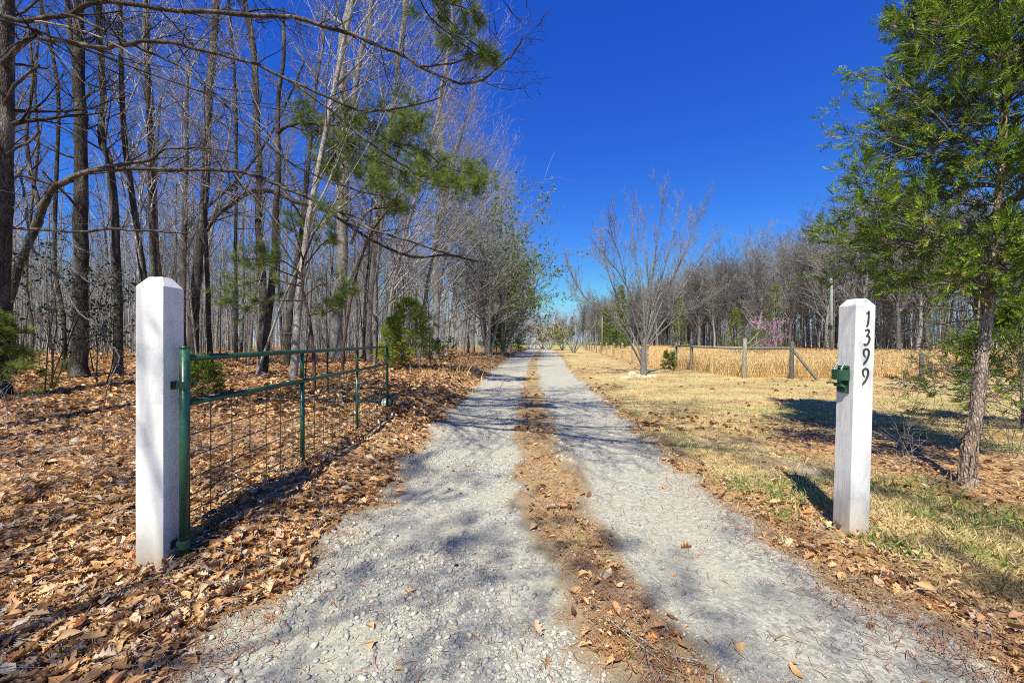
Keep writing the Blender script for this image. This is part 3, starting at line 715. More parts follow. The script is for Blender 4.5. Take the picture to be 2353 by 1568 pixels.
near_tree('oak_tree', [(772, 828), (776, 700), (785, 601), (789, 422), (791, 268), (785, 115), (808, 0)], 25, 30, 18,
  'stout pale grey oak trunk seen above the middle upright of the gate', mat='bark_grey', kids=22, klen=4.0, t0=.3, limbs=[
  dict(px=[(795, 330), (812, 230), (828, 130), (845, 60), (860, -40)], d0=25, d1=24, w0=16, w1=9, kids=12, klen=3),
  dict(px=[(805, 560), (840, 490), (900, 460), (960, 420), (1010, 400)], d0=25, d1=21, w0=10, w1=4, kids=12, klen=2.4),
  dict(px=[(800, 650), (850, 540), (890, 420), (925, 300), (950, 200)], d0=25, d1=24, w0=11, w1=5, kids=12, klen=3)])
near_tree('oak_tree', [(150, 872), (145, 722), (125, 600), (130, 403), (134, 230), (115, 96), (92, 0)], 13.5, 12, 9,
  'thin crooked dark trunk leaning against the broadest oak', kids=14, klen=2.0, t0=.3)
near_tree('oak_tree', [(540, 832), (543, 700), (541, 600), (543, 400), (540, 200), (525, 0)], 20, 10, 7,
  'thin dark straight trunk between forked oak and young pine', kids=14, klen=2.2, t0=.3)
near_tree('oak_tree', [(845, 824), (850, 700), (862, 560), (880, 400), (905, 230), (925, 60)], 24, 14, 9,
  'grey leaning trunk between the stout pale oak and the green cedar bush', mat='bark_grey', kids=20, klen=3.4, t0=.25)
near_tree('oak_tree', [(1000, 818), (1003, 700), (1000, 560), (1020, 420), (1010, 250), (1030, 120)], 28, 15, 9,
  'tall light grey trunk standing right of the green cedar bush', mat='bark_grey', kids=26, klen=4.2, t0=.2)
near_tree('oak_tree', [(785, 868), (791, 779), (806, 688), (821, 622), (850, 540), (900, 470)], 14.5, 8, 4,
  'thin reddish sapling leaning right behind the gate upright', mat='bark_pine', kids=12, klen=1.6, t0=.3, extra=1.5)
near_tree('oak_tree', [(70, 900), (75, 760), (60, 640), (72, 480), (88, 330), (80, 200), (95, 0)], 14, 10, 7,
  'thin dark trunk between leftmost oak and broadest oak', kids=12, klen=2, t0=.25)
near_tree('oak_tree', [(585, 880), (600, 830), (625, 760), (650, 690), (690, 600)], 13.5, 8, 5,
  'slim pale sapling slanting right behind the top rail of the gate', mat='bark_grey', kids=10, klen=1.2, t0=.3, extra=1.5)
# pale dead branch
def dead_branch():
    e = empty('dead_branch', tuple(at(235, 930, 5.6)), 'pale dead branch hanging down to the leaves beside the white hinge post', 'branch')
    T = Tubes()
    for px, w0, w1, k in (([(60, 480), (72, 558), (99, 604), (138, 643), (178, 713), (224, 745), (250, 788), (273, 814), (268, 844), (253, 877), (235, 940)], 7, 3, 12),
                          ([(273, 838), (295, 850), (308, 870), (318, 900)], 3.5, 2, 4), ([(260, 870), (285, 900), (310, 930)], 3, 2, 3),
                          ([(40, 385), (52, 430), (60, 480)], 8, 7, 4), ([(99, 604), (150, 600), (190, 640), (230, 660)], 4, 2, 5), ([(60, 480), (110, 500), (160, 560), (200, 575)], 4, 2, 5)):
        limb(T, T, px, 6.2, 5.7, w0, w1, k, .5, TW2)
    o = T.build('branch', M['bark_pale'], e, e.location)
dead_branch()
def pale_limb():
    px = [(82, 50), (146, 59), (215, 80), (268, 105), (330, 142), (364, 153), (391, 182)]; b = at(82, 50, 6.5)
    e = empty('dead_branch', tuple(b), 'smooth pale dead limb caught in the dark oak branches at upper left', 'branch'); T = Tubes()
    limb(T, T, px, 6.6, 6.2, 7, 3.5, 3, .3, TW2); T.build('branch', M['bark_pale'], e, b)
pale_limb()

# ---- evergreens
def pine_tuft(n, rs_):
    V, Fc = [], []
    for i in range(n):
        a = rs_.uniform(0, 6.283); e = rs_.uniform(.15, 1.15); d = np.array([math.cos(a) * math.sin(e), math.sin(a) * math.sin(e), math.cos(e)])
        s = np.cross(d, [.3, .5, .8]); s /= np.linalg.norm(s); L = rs_.uniform(.7, 1.1); k = len(V); b = np.array([0, 0, rs_.uniform(-.5, .1)])
        V += [b - s * .018, b + s * .018, b + d * L + s * .008, b + d * L - s * .008]; Fc.append((k, k + 1, k + 2, k + 3))
    return np.array(V), np.array(Fc)
def cedar_spray(rs_):
    V, Fc = [], []
    def strip(a, b, w):
        a = np.array(a); b = np.array(b); d = b - a; s = np.cross(d, [0.1, .2, 1]); s /= np.linalg.norm(s); k = len(V); m = (a + b) / 2
        V.extend([a, m + s * w, b, m - s * w]); Fc.append((k, k + 1, k + 2, k + 3))
    strip((0, 0, 0), (0, 0.02, 1), .03)
    for i in range(11):
        z = .08 + .85 * i / 11; sg = 1 if i % 2 else -1; L = (.42 - .26 * z) * rs_.uniform(.7, 1.3); a = rs_.uniform(-.5, .5)
        t = (sg * L * math.cos(a) * .75, L * math.sin(a), z + L * .8); strip((0, 0, z), t, .035)
        u = rs_.uniform(.4, .7); strip((t[0] * u, t[1] * u, z + (t[2] - z) * u), (t[0] * u + sg * .05, t[1] * u + rs_.uniform(-.1, .1), z + (t[2] - z) * u + .14), .03)
    return np.array(V), np.array(Fc)
PT = [pine_tuft(18, rs) for _ in range(5)]; CS = [cedar_spray(rs) for _ in range(6)]
PTF = [pine_tuft(7, rs) for _ in range(5)]
for V, Fc in PTF: V[:, :] = V * np.array([1, 1, 1])
BL = [(np.array([(0, 0, 0), (.28, .3, .03), (.22, .75, 0), (0, 1, -.05), (-.22, .75, .02), (-.28, .3, -.03)]), np.array([(0, 1, 2, 3, 4, 5)]))]
def tuft_mesh(P, D, scale, templates):
    N = len(P); return scatter_mesh(templates, np.array(P), rot_basis(np.array(D) + NR.normal(0, .12, (N, 3)), NR.random(N) * 6.28), NR.uniform(*scale, N), NR.random(N))
def leaf_obj(name, P, D, scale, templates, mat, parent, org):
    V, Fc, R = tuft_mesh(P, D, scale, templates); o = link(name, np_mesh(V - np.array(org), Fc, R), M[mat], parent); return o

def tips_pd(tips, n=1, spread=.08, up=0.0):
    P, D = [], []
    for p, d, L in tips:
        for k in range(n):
            P.append(tuple(p + rdir(RG) * spread * RG.random())); v = d + rdir(RG) * .5 + Vector((0, 0, up)); D.append(tuple(v.normalized()))
    return P, D

def big_cedar():
    base = at(2215, 1118, 4.2); g = h1(base.x, base.y); o0 = Vector((base.x, base.y, g))
    e = empty('cedar_tree', o0, 'tall green cedar with shaggy trunk right of the numbered white post', 'tree')
    T, C = Tubes(), Tubes(); tips = []
    P = [at(x, y, 4.2 + k) for x, y, k in ((2212, 1125, 0), (2224, 1040, 0), (2240, 950, .02), (2252, 850, .05), (2265, 760, .08), (2274, 680, .1), (2286, 560, .15), (2300, 400, .2), (2312, 200, .25), (2320, 0, .3))]
    P[0].z = g - .1; P += [P[-1] + Vector((.03, 0, 1.2)), P[-1] + Vector((0, .05, 2.6))]
    pts = smooth_path(P, 34); W = np.interp(np.arange(34), [0, 1, 3, 10, 20, 28, 33], [62, 46, 38, 29, 22, 15, 4])
    rad = [w * thin(2240) * 4.2 / F / 2 for w in W]; pts = [p + rdir(RG) * rad[i] * .18 for i, p in enumerate(pts)]; T.add(pts, rad, 14)
    top = pts[-1].z
    # shaggy bark strips
    B = Tubes()
    for k in range(150):
        i = RG.randrange(0, 18); a = RG.uniform(0, 6.28); c = pts[i].lerp(pts[i + 1], RG.random()); u = Vector((math.cos(a), math.sin(a), 0)) * rad[i] * 1.0
        ax = (pts[i + 1] - pts[i]).normalized(); L = RG.uniform(.08, .25)
        B.add([c + u - ax * .01, c + u * 1.04 + ax * L * .5, c + u * RG.uniform(1.0, 1.12) + ax * L], [.006, .008, .003], 4)
    V, Q = T.arrays(); V2, Q2 = B.arrays()
    me = np_mesh(np.concatenate([V, V2]) - np.array(o0), np.concatenate([Q, Q2 + len(V)])); link('trunk', me, M['bark_cedar'], e, True)
    # boughs
    for k in range(128):
        z = 1.95 + (top - 2.05) * ((k // 5 + .35 * RG.random()) / 26) ** .95
        i = min(range(len(pts)), key=lambda j: abs(pts[j].z - z)); c = Vector((pts[i].x, pts[i].y, z))
        t = (z - 1.7) / (top - 1.7); az = k * 2.399 + RG.uniform(-.4, .4); L = (1.58 * (1 - t * .68)) * RG.uniform(.6, 1.2)
        if z < 2.2: L *= .9
        d = Vector((math.cos(az), math.sin(az), .12 + .5 * t)).normalized()
        if d.y < -.5: L *= .8
        if d.x < -.3 and z > 2.3: L *= 1.12
        grow(C, c, d, L, .017 * (1.3 - t), 1, [(7, .12, .045, 12, .62, .42, .18), (4, .2, .05, 5, .6, .5, .1), (3, .2, .05, 0, 0, 0, 0)], tips, RG)
    # bare dead twigs low on the trunk
    for k in range(30):
        z = RG.uniform(.35, 1.9); i = min(range(len(pts)), key=lambda j: abs(pts[j].z - z)); az = RG.uniform(0, 6.28)
        grow(C, pts[i].copy(), Vector((math.cos(az), math.sin(az), RG.uniform(-.1, .3))).normalized(), RG.uniform(.4, 1.3), .007, 1, [(6, .3, -.03, 5, .8, .5, .15), (4, .35, -.02, 3, .8, .5, .2), (3, .3, 0, 0, 0, 0, 0)], None, RG)
    C.build('branches', M['bark_twig'], e, o0)
    Pn, Dn = tips_pd(tips, 1, .05, .05); print('cedar sprays', len(Pn))
    leaf_obj('crown', Pn, Dn, (.10, .21), CS, 'cedar_leaf', e, o0)
big_cedar()

def conifer(name, x, y, h, r, n, label, leaf='cedar_leaf', tm=CS, size=(.14, .28), bk='bark_cedar', t_low=.06, shape=.8, cat='tree', group=None, stem=None, dens=(8, 4), lift=.12):
    g = h1(x, y); o0 = Vector((x, y, g)); e = empty(name, o0, label, cat, group); T, C = Tubes(), Tubes(); tips = []
    pts = [o0 + Vector((RG.uniform(-.04, .04) * h * .3, RG.uniform(-.03, .03) * h * .3, h * i / 8 - (.08 if i == 0 else 0))) for i in range(9)] if stem is None else stem
    m = len(pts); T.add(pts, [max(.012 * h * (1 - i / m), .006) for i in range(m)], 7)
    for k in range(n):
        t = t_low + (1 - t_low) * (k + RG.random()) / n; f = t * (m - 1); i = min(int(f), m - 2); c = pts[i].lerp(pts[i + 1], f - i); az = k * 2.4 + RG.uniform(-.5, .5)
        L = r * (1 - t) ** shape * RG.uniform(.6, 1.15) + .12
        grow(C, c, Vector((math.cos(az), math.sin(az), lift + .4 * t)).normalized(), L, .004 * h ** .5 * (1.2 - t) + .003, 1, [(5, .15, .05, dens[0], .7, .45, .2), (3, .2, .05, dens[1], .6, .6, .15), (3, .2, .04, 0, 0, 0, 0)][(0 if dens[1] else 1):] if dens[1] else [(5, .15, .05, dens[0], .7, .45, .2), (3, .2, .05, 0, 0, 0, 0)], tips, RG)
    T.build('trunk', M[bk], e, o0); C.build('branches', M[bk], e, o0)
    P, D = tips_pd(tips, 1, .06, .05); leaf_obj('crown', P, D, size, tm, leaf, e, o0)
    return e
def gp(px, py, d=None):
    d = d or 1372.5 / (py - CY); return (px - CX) * d / F, d
def cedar_at(px, d, h, r, n, label, **k):
    x = (px - CX) * d / F; return conifer(k.pop('name', 'cedar_bush'), x, d, h, r, n, label, **k)
cedar_at(942, 17.5, 2.9, 1.25, 34, 'bright green cedar bush at the wood edge beyond the gate', cat='bush', size=(.13, .26), shape=.5, leaf='bush_leaf')
cedar_at(902, 18.5, 2.2, .7, 30, 'smaller cedar bush touching the left side of the bright cedar bush', cat='bush', size=(.14, .26), leaf='bush_leaf')
cedar_at(452, 9.0, .75, .5, 26, 'low dark green cedar seedling showing just behind the hinge end of the gate', cat='bush', size=(.10, .18), dens=(7, 3))
cedar_at(1140, 40, 3.4, 1.6, 40, 'dark green cedar bush at the road edge far down the left side', cat='bush', size=(.3, .5), dens=(6, 3))
cedar_at(1172, 58, 3.6, 2.2, 40, 'broad dark cedar bush where the left woods meet the far drive', cat='bush', size=(.4, .7), dens=(6, 3))
cedar_at(2345, 6.8, 2.0, 1.3, 26, 'low feathery cedar behind the tall cedar at the right picture edge', cat='bush', size=(.14, .26), dens=(8, 4))
cedar_at(1425, 60, 9.5, .8, 40, 'narrow dark cedar column in the woods left of the bare spreading tree', cat='tree', name='cedar_tree', size=(.4, .7), dens=(5, 2), t_low=.02, shape=.35)
cedar_at(1393, 62, 6.5, .8, 34, 'shorter narrow cedar beside the pale pole along the fence', cat='tree', name='cedar_tree', size=(.4, .7), dens=(5, 2), t_low=.02, shape=.35)
cedar_at(1536, 21.6, .8, .25, 10, 'knee high cedar seedling at the fence corner', cat='bush', size=(.15, .25), dens=(6, 3))
for px, d, h, r, lab in ((1690, 44, 5.0, 1.2, 'cedar tree at the foot of the woods behind the leaning redbud'), (1780, 43, 7.5, 1.2, 'slim cedar tree below the treeline right of the pink blossom'), (1740, 43, 2.6, 1.2, 'round green cedar at the far edge of the golden field'), (2160, 40, 6.5, 1.5, 'cedar tree standing at the field edge between white post and tall cedar'), (1560, 47, 6.5, 1.0, 'slim cedar tree at the far woods behind the fence corner')):
    cedar_at(px, d, h, r, 30, lab, cat='tree', name='cedar_tree', size=(.22, .42), dens=(4, 2))
# young pine
def young_pine():
    st = [at(a, b, 9.1) for a, b in ((712, 934), (722, 883), (718, 784), (706, 710), (694, 652), (697, 598), (712, 560), (722, 520), (716, 470))]; x, y = st[0].x, st[0].y; st[0].z = h1(x, y) - .05
    g = h1(x, y); o0 = Vector((x, y, g)); e = empty('pine_tree', o0, 'young pine with reddish stem and soft green needles behind the gate', 'tree'); T, C = Tubes(), Tubes(); tips = []
    pts = smooth_path(st, 20); T.add(pts, [.045 - .0018 * i for i in range(20)], 8)
    sp = [(5, .2, .03, 5, .7, .5, .3), (3, .2, .05, 0, 0, 0, 0)]
    for px, k, kl in (([(697, 660), (660, 650), (610, 640), (560, 655), (520, 660)], 13, .55), ([(700, 690), (660, 690), (620, 690), (570, 705), (530, 715)], 12, .5), ([(695, 630), (650, 600), (610, 585)], 9, .5),
                      ([(700, 680), (740, 650), (775, 660), (800, 690)], 11, .5), ([(700, 610), (740, 560), (775, 540)], 8, .45), ([(697, 600), (680, 540), (670, 500)], 7, .45), ([(710, 560), (745, 500), (760, 470)], 7, .4), ([(705, 720), (745, 720), (780, 700)], 8, .45), ([(690, 640), (640, 620), (590, 600), (545, 590)], 9, .4)):
        limb(T, C, px, 9.1, 9.1 + RG.uniform(-1, 1), 4.5, 1.8, k, kl, sp, tips, sides=5, t0=.3)
    T.build('trunk', M['bark_pine'], e, o0); C.build('branches', M['bark_pine'], e, o0)
    P, D = tips_pd(tips, 1, .1, .1); leaf_obj('crown', P, D, (.10, .17), PT, 'pine_leaf', e, o0)
young_pine()
def big_pine():
    st = [(606, 850), (615, 740), (630, 600), (634, 477), (640, 387), (638, 300), (640, 215), (652, 130), (650, 20)]; d = 14.5; b = at(*st[0], d); g = h1(b.x, b.y); o0 = Vector((b.x, b.y, g))
    e = empty('pine_tree', o0, 'dark crooked pine with a sunlit green bough reaching toward the drive', 'tree'); T, C = Tubes(), Tubes(); tips = []
    P = [at(a, c, d) for a, c in st]; P[0].z = g - .1; pts = smooth_path(P, 26); T.add(pts, [(.14 - .0035 * i) * RG.uniform(.92, 1.08) for i in range(26)], 9)
    sp = [(5, .2, .03, 8, .7, .5, .2), (4, .2, .05, 3, .6, .5, .3), (3, .2, .05, 0, 0, 0, 0)]
    for px, d1, w, k, kl in (([(637, 307), (660, 290), (690, 284), (740, 285), (800, 292), (850, 305), (900, 330), (960, 365)], 12.5, 11, 26, .9), ([(700, 285), (760, 320), (820, 350), (880, 375), (950, 400), (1020, 410), (1085, 425)], 11.5, 7, 30, .85),
                      ([(760, 290), (830, 262), (890, 255), (940, 265), (955, 290)], 12, 6, 18, .7), ([(740, 300), (780, 370), (830, 410), (880, 430)], 12, 6, 15, .7), ([(900, 330), (960, 340), (1020, 380), (1080, 400), (1105, 410)], 11.5, 5, 18, .6), ([(730, 285), (760, 330), (740, 380), (760, 400)], 13.5, 5, 12, .7), ([(860, 480), (900, 475), (930, 482)], 13, 4, 6, .35)):
        limb(T, C, px, d - .8 if px[0][0] > 650 else d, d1, w, 2.5, k, kl, sp, tips, sides=6, t0=.12)
    T.build('trunk', M['bark_dark'], e, o0); C.build('branches', M['bark_dark'], e, o0)
    P, D = tips_pd(tips, 1, .35, .15); print('pine tufts', len(P)); leaf_obj('crown', P, D, (.10, .20), PT, 'pine_leaf', e, o0)
big_pine()
# the pine that stands beside the viewer: its bough hangs into the top of the view, its shade falls on the drive
def shade_tree(x, y, h, r, label, leafy=True, seed=1, boughs=30, low=.3, L0=3.5, extra=()):
    rg = random.Random(seed); g = h1(x, y); o0 = Vector((x, y, g)); e = empty('pine_tree' if leafy else 'oak_tree', o0, label, 'tree'); T, C = Tubes(), Tubes(); tips = []
    pts = []; q = o0 + Vector((0, 0, -.1)); d = Vector((.03, .02, 1))
    for i in range(12): pts.append(q.copy()); d = (d + rdir(rg) * .06 + Vector((0, 0, .1))).normalized(); q = q + d * h / 11
    T.add(pts, [r * (1 - .085 * i) for i in range(12)], 12)
    sp = [(6, .2, .04, 7, .7, .5, .3), (4, .22, .05, 4, .7, .5, .3), (3, .2, .05, 0, 0, 0, 0)]
    for k in range(boughs):
        t = low + (1 - low) * (k + rg.random()) / boughs; f = t * 11; i = min(int(f), 10); c = pts[i].lerp(pts[i + 1], f - i); az = k * 2.4
        grow(C, c, Vector((math.cos(az), math.sin(az), .25)).normalized(), L0 * (1.15 - (t - low) / (1 - low)) * rg.uniform(.6, 1.2) + .4, .03 * (1.2 - t) + .01, 1, sp, tips, rg)
    for px, d0, d1, w0, k, kl in extra:
        P0 = at(*px[0], d0); mid = pts[8].lerp(P0, .5) + Vector((0, 0, .8)); way = smooth_path([pts[8], mid, P0], 8); T.add(way, [.05 - .004 * i for i in range(8)], 6)
        limb(T, C, px, d0, d1, w0, 2, k, kl, [(4, .2, .0, 4, .7, .5, .4), (3, .2, .02, 0, 0, 0, 0)], tips, sides=6)
    T.build('trunk', M['bark_pine' if leafy else 'bark_dark'], e, o0); C.build('branches', M['bark_dark'], e, o0)
    if leafy:
        P, D = tips_pd(tips, 1, .1, .1); leaf_obj('crown', P, D, (.12, .2), PT, 'pine_leaf', e, o0)
shade_tree(-7.6, 1.4, 12, .16, 'tall pine whose dark needled bough hangs into the top of the view', True, 3, 20, .45, 3.2,
   extra=(([(957, -20), (985, 38), (1030, 77), (1080, 115), (1118, 135)], 5.2, 5.6, 4, 9, .35), ([(960, -30), (1010, 0), (1060, 15), (1100, 30)], 5.2, 5.4, 4, 9, .3), ([(985, -10), (1050, 70), (1100, 110), (1128, 150)], 5.3, 5.5, 3, 7, .25)))
shade_tree(-4.8, -3.6, 12, .17, 'tall pine standing behind the viewer left of the drive', True, 9, 20, .4, 4.6)
shade_tree(1.2, -7.2, 15, .2, 'tallest pine standing far behind the viewer', True, 19, 15, .5, 3.6)
shade_tree(-8.5, -4.5, 15, .2, 'bare oak standing behind the viewer left of the drive', False, 5, 26, .3, 5.0)
shade_tree(-11.5, 5.5, 15, .2, 'bare oak just outside the view left of the leftmost trunk', False, 8, 26, .4, 6.5)
def reach_limbs():
    """limbs of an oak beside the drive that pass above the view"""
    x, y = -8.2, 3.6; g = h1(x, y); o0 = Vector((x, y, g)); e = empty('oak_tree', o0, 'wide oak outside the view whose long bare limbs pass over the drive', 'tree'); T, C = Tubes(), Tubes()
    T.add(smooth_path([o0 - Vector((0, 0, .1)), o0 + Vector((.1, .1, 3)), o0 + Vector((0, .2, 7)), o0 + Vector((.2, 0, 12))], 12), [.25 - .017 * i for i in range(12)], 12)
    for k, (z0, tx, ty, tz) in enumerate(((5.6, 1.0, 2.6, 6.4), (6.6, 2.0, 4.0, 7.6), (7.6, .6, 1.0, 8.2), (6.0, -.6, 5.6, 7.4), (8.6, 2.6, 2.8, 9.6), (9.2, 1.2, 5.6, 10.0), (7.0, 2.4, .2, 7.2))):
        a = o0 + Vector((0, .1, z0)); b = Vector((tx, ty, tz)); m = a.lerp(b, .5) + Vector((0, RG.uniform(-.5, .5), .9)); pts = smooth_path([a, a.lerp(m, .5) + Vector((0, .2, .3)), m, m.lerp(b, .5) + Vector((0, -.3, .2)), b], 16)
        pts = [p + rdir(RG) * .04 for p in pts]; rad = [.085 - .0045 * i for i in range(16)]; T.add(pts, rad, 7)
        for j in range(34):
            t = RG.uniform(.3, 1) * 15; i = min(int(t), 14); c = pts[i].lerp(pts[i + 1], t - i)
            grow(C, c, off_axis((pts[i + 1] - pts[i]).normalized(), RG.uniform(.4, 1), None, RG), RG.uniform(.8, 2.2), max(rad[i] * .4, .008), 1, [(6, .22, .02, 6, .7, .5, .15), (4, .28, .02, 4, .6, .5, .15), (3, .3, 0, 0, 0, 0, 0)], None, RG)
    T.build('trunk', M['bark_dark'], e, o0); C.build('crown', M['bark_dark'], e, o0)
MINR[0] = .006
reach_limbs()
MINR[0] = .0022

# broadleaf evergreen at the left
def leafy_bush(name, px, d, h, r, n, label, leaf, size, tm=BL, mat_b='bark_dark', nst=5, cat='bush'):
    x = (px - CX) * d / F; g = h1(x, d); o0 = Vector((x, d, g)); e = empty(name, o0, label, cat); C = Tubes(); tips = []
    for k in range(nst):
        dd = Vector((RG.uniform(-.35, .35), RG.uniform(-.35, .35), 1)).normalized()
        grow(C, o0 + Vector((RG.uniform(-.1, .1), RG.uniform(-.1, .1), -.05)), dd, h, .018, 0, [(7, .12, .06, n, 1.0, r / h, .15), (4, .25, .02, 6, .7, .5, .2), (3, .3, 0, 0, 0, 0, 0)], tips, RG)
    C.build('stems', M[mat_b], e, o0); P, D = tips_pd(tips, 2, .12, 0); leaf_obj('foliage', P, D, size, tm, leaf, e, o0); return e
leafy_bush('holly_bush', 110, 9.5, 3.2, 1.3, 9, 'dark glossy leaved holly bush among the left oak trunks', 'holly_leaf', (.05, .09), nst=4)
leafy_bush('holly_bush', 230, 10.5, 2.8, 1.2, 8, 'sparse dark holly bush between two oak trunks left of the hinge post', 'holly_leaf', (.05, .09), nst=3)
cedar_at(-6, 8.2, 1.7, .9, 24, 'dark feathery evergreen bush at the left picture edge', cat='bush', size=(.12, .2), dens=(5, 3), leaf='pine_leaf', tm=PT)
leafy_bush('shrub', 1016, 26, 1.3, 1.0, 6, 'small dark leafy shrub at the verge right of the cedar bush', 'holly_leaf', (.10, .16), nst=4)

# ---- spreading bare tree in the lawn
def spreading_tree():
    d = 17.6; x = (1478 - CX) * d / F; g = h1(x, d); o0 = Vector((x, d, g)); e = empty('bare_fruit_tree', o0, 'bare vase shaped multi stemmed tree ringed by stones on the lawn', 'tree')
    T, C = Tubes(), Tubes()
    T.add(smooth_path([o0 + Vector((0, 0, -.1)), o0 + Vector((.0, 0, .3)), at(1478, 820, d), at(1478, 795, d), at(1482, 770, d)], 9), [.2, .15, .14, .13, .125, .11, .09, .07, .05], 12)
    MINR[0] = .0038
    sp = [(6, .07, .09, 6, .42, .42, .1), (4, .12, .06, 4, .5, .45, .1), (3, .12, .04, 0, 0, 0, 0)]
    L = [([(1476, 840), (1455, 800), (1440, 770), (1405, 730), (1350, 690), (1320, 645), (1303, 610)], -1, 10), ([(1474, 820), (1450, 760), (1420, 690), (1395, 620), (1380, 570), (1368, 530)], 1, 10),
         ([(1478, 800), (1460, 740), (1440, 660), (1420, 580), (1405, 540), (1400, 500)], -1.5, 9), ([(1480, 790), (1478, 700), (1465, 620), (1455, 540), (1452, 480)], .5, 9), ([(1482, 780), (1490, 700), (1500, 620), (1515, 520), (1520, 435)], -1, 10),
         ([(1484, 780), (1500, 700), (1525, 620), (1550, 520), (1557, 460)], 1.5, 9), ([(1484, 790), (1510, 720), (1545, 640), (1590, 540), (1618, 465)], -1, 10), ([(1486, 790), (1530, 730), (1570, 660), (1610, 590), (1640, 545)], 1, 9),
         ([(1486, 800), (1520, 760), (1570, 720), (1620, 690), (1655, 668)], -.6, 7), ([(1484, 785), (1495, 740), (1490, 660), (1480, 560), (1482, 500)], 1.2, 8), ([(1476, 810), (1430, 740), (1380, 700), (1330, 690), (1318, 672)], 1.5, 6), ([(1480, 780), (1470, 720), (1430, 640), (1400, 600), (1385, 580)], -2, 7), ([(1484, 770), (1510, 690), (1560, 610), (1580, 560), (1590, 500)], 2, 8)]
    for px, dz, w in L: limb(T, C, px, d, d + dz, w * .6, .8, 22, 1.45, sp, None, sides=7, t0=.3, ang=(.3, .6), kink=.006)
    MINR[0] = .0022; T.build('trunk', M['bark_twig'], e, o0); C.build('crown', M['bark_twig'], e, o0)
spreading_tree()
def rock(name, px, d, s, label, mat='gold_rock', cat='rock', group=None):
    x = (px - CX) * d / F; g = h1(x, d); V, Fc = ico(); me = bpy.data.meshes.new('rock'); me.from_pydata([tuple(v) for v in V], [], [tuple(int(i) for i in f) for f in Fc])
    import bmesh
    bm = bmesh.new(); bm.from_mesh(me); bmesh.ops.subdivide_edges(bm, edges=bm.edges, cuts=2, use_grid_fill=True)
    for v in bm.verts:
        n = v.co.normalized(); f = .9 + .35 * float(vnoise(v.co.x * 1.3 + px, v.co.y * 1.3 + v.co.z, 1.5, 3)) ; v.co = Vector((n.x * s[0] * f, n.y * s[1] * f, max(n.z, -.3) * s[2] * 1.5 * f))
    bm.to_mesh(me); bm.free(); a = me.attributes.new('rnd', 'FLOAT', 'FACE'); a.data.foreach_set('value', [RG.random() for _ in me.polygons])
    o = link(name, me, M[mat]); o.location = (x, d, g); o.rotation_euler.z = RG.uniform(0, 6); tag(o, label, cat, group)
GR = 'tan stones ringing the bare tree'
for px, d, s, lab in ((1453, 17.0, (.26, .2, .13), 'largest tan rock left of the bare tree trunk'), (1467, 16.7, (.2, .15, .09), 'flat tan rock just left below the bare tree trunk'), (1479, 16.6, (.13, .12, .07), 'small tan rock directly in front of the bare tree trunk'), (1491, 16.7, (.15, .12, .07), 'tan rock just right of the bare tree trunk'), (1501, 16.9, (.13, .12, .07), 'rightmost small tan rock of the ring at the bare tree'), (1438, 16.4, (.3, .15, .05), 'flat half buried tan stone in the lawn left of the ring')):
    rock('rock', px, d, s, lab, group=GR)
rock('rock', 175, 4.9, (.06, .06, .06), 'pale fist sized stone in the leaves left of the white hinge post', 'field_stone')
rock('rock', 318, 2.15, (.035, .03, .03), 'small lichen grey stone in the leaves before the hinge post', 'gravel_stone')

# ---- blossom trees
def blossom(name, px, d, h, spread, label, leaf, size, n=7, stems=3, lean=Vector((0, 0, 0)), cat='tree', bk='bark_grey', up=.03, first=.35, den=6):
    x = (px - CX) * d / F; g = h1(x, d); o0 = Vector((x, d, g)); e = empty(name, o0, label, cat); T, C = Tubes(), Tubes(); tips = []
    for k in range(stems):
        a = k * 6.28 / stems + .4; dd = (Vector((math.cos(a) * spread, math.sin(a) * spread, 1)) + lean).normalized()
        grow(C, o0 + Vector((0, 0, -.1)), dd, h, .035 * h ** .6, 0, [(7, .10, up, n, .8, .5, first), (5, .2, up, den, .7, .5, .15), (3, .25, .03, 3, .6, .5, .1), (3, .2, 0, 0, 0, 0, 0)], tips, RG)
    T.add([o0 + Vector((0, 0, -.15)), o0 + Vector((0, 0, .25 * h)) + lean * .1 * h], [.05 * h ** .6, .03 * h ** .6], 8)
    T.build('trunk', M[bk], e, o0); C.build('branches', M[bk], e, o0); P, D = tips_pd(tips, 2, .15, 0); leaf_obj('crown', P, D, size, BL, leaf, e, o0); return e
blossom('cherry_tree', 1247, 80, 5.5, .9, 'pale pink blossoming cherry tree at the far end of the drive', 'cherry_bloom', (.14, .26), 8, 6)
blossom('cherry_tree', 1262, 72, 4.2, .9, 'tan budding tree in front of the pink cherry at the drive end', 'olive_leaf', (.14, .24), 7, 4)
blossom('dogwood_tree', 1216, 78, 2.6, 1.3, 'low white flowering dogwood at the end of the drive', 'white_bloom', (.14, .22), 6, 5)
blossom('olive_tree', 1292, 66, 3.8, .8, 'olive green leafing tree right of the pink cherry', 'olive_leaf', (.16, .3), 7, 4)
blossom('bare_fruit_tree', 1318, 52, 5.5, .7, 'grey budding tree between the drive and the far fence', 'olive_leaf', (.04, .08), 8, 4)
blossom('redbud_tree', 1672, 34, 4.4, .3, 'leaning redbud tree with magenta pink blossom at the field edge', 'pink_bloom', (.05, .10), 6, 3, Vector((1.5, 0, -.1)), up=.03, first=.5, bk='bark_grey')
blossom('spring_tree', 1122, 34, 12, .25, 'tall thin tree with fresh yellow green spring leaves at the wood edge', 'spring_leaf', (.14, .24), 16, 4, first=.2, up=.05)
blossom('spring_tree', 1168, 46, 10.5, .28, 'spring green tree reaching over the far drive', 'spring_leaf', (.16, .30), 13, 4, Vector((.2, 0, 0)), first=.15, up=.04)
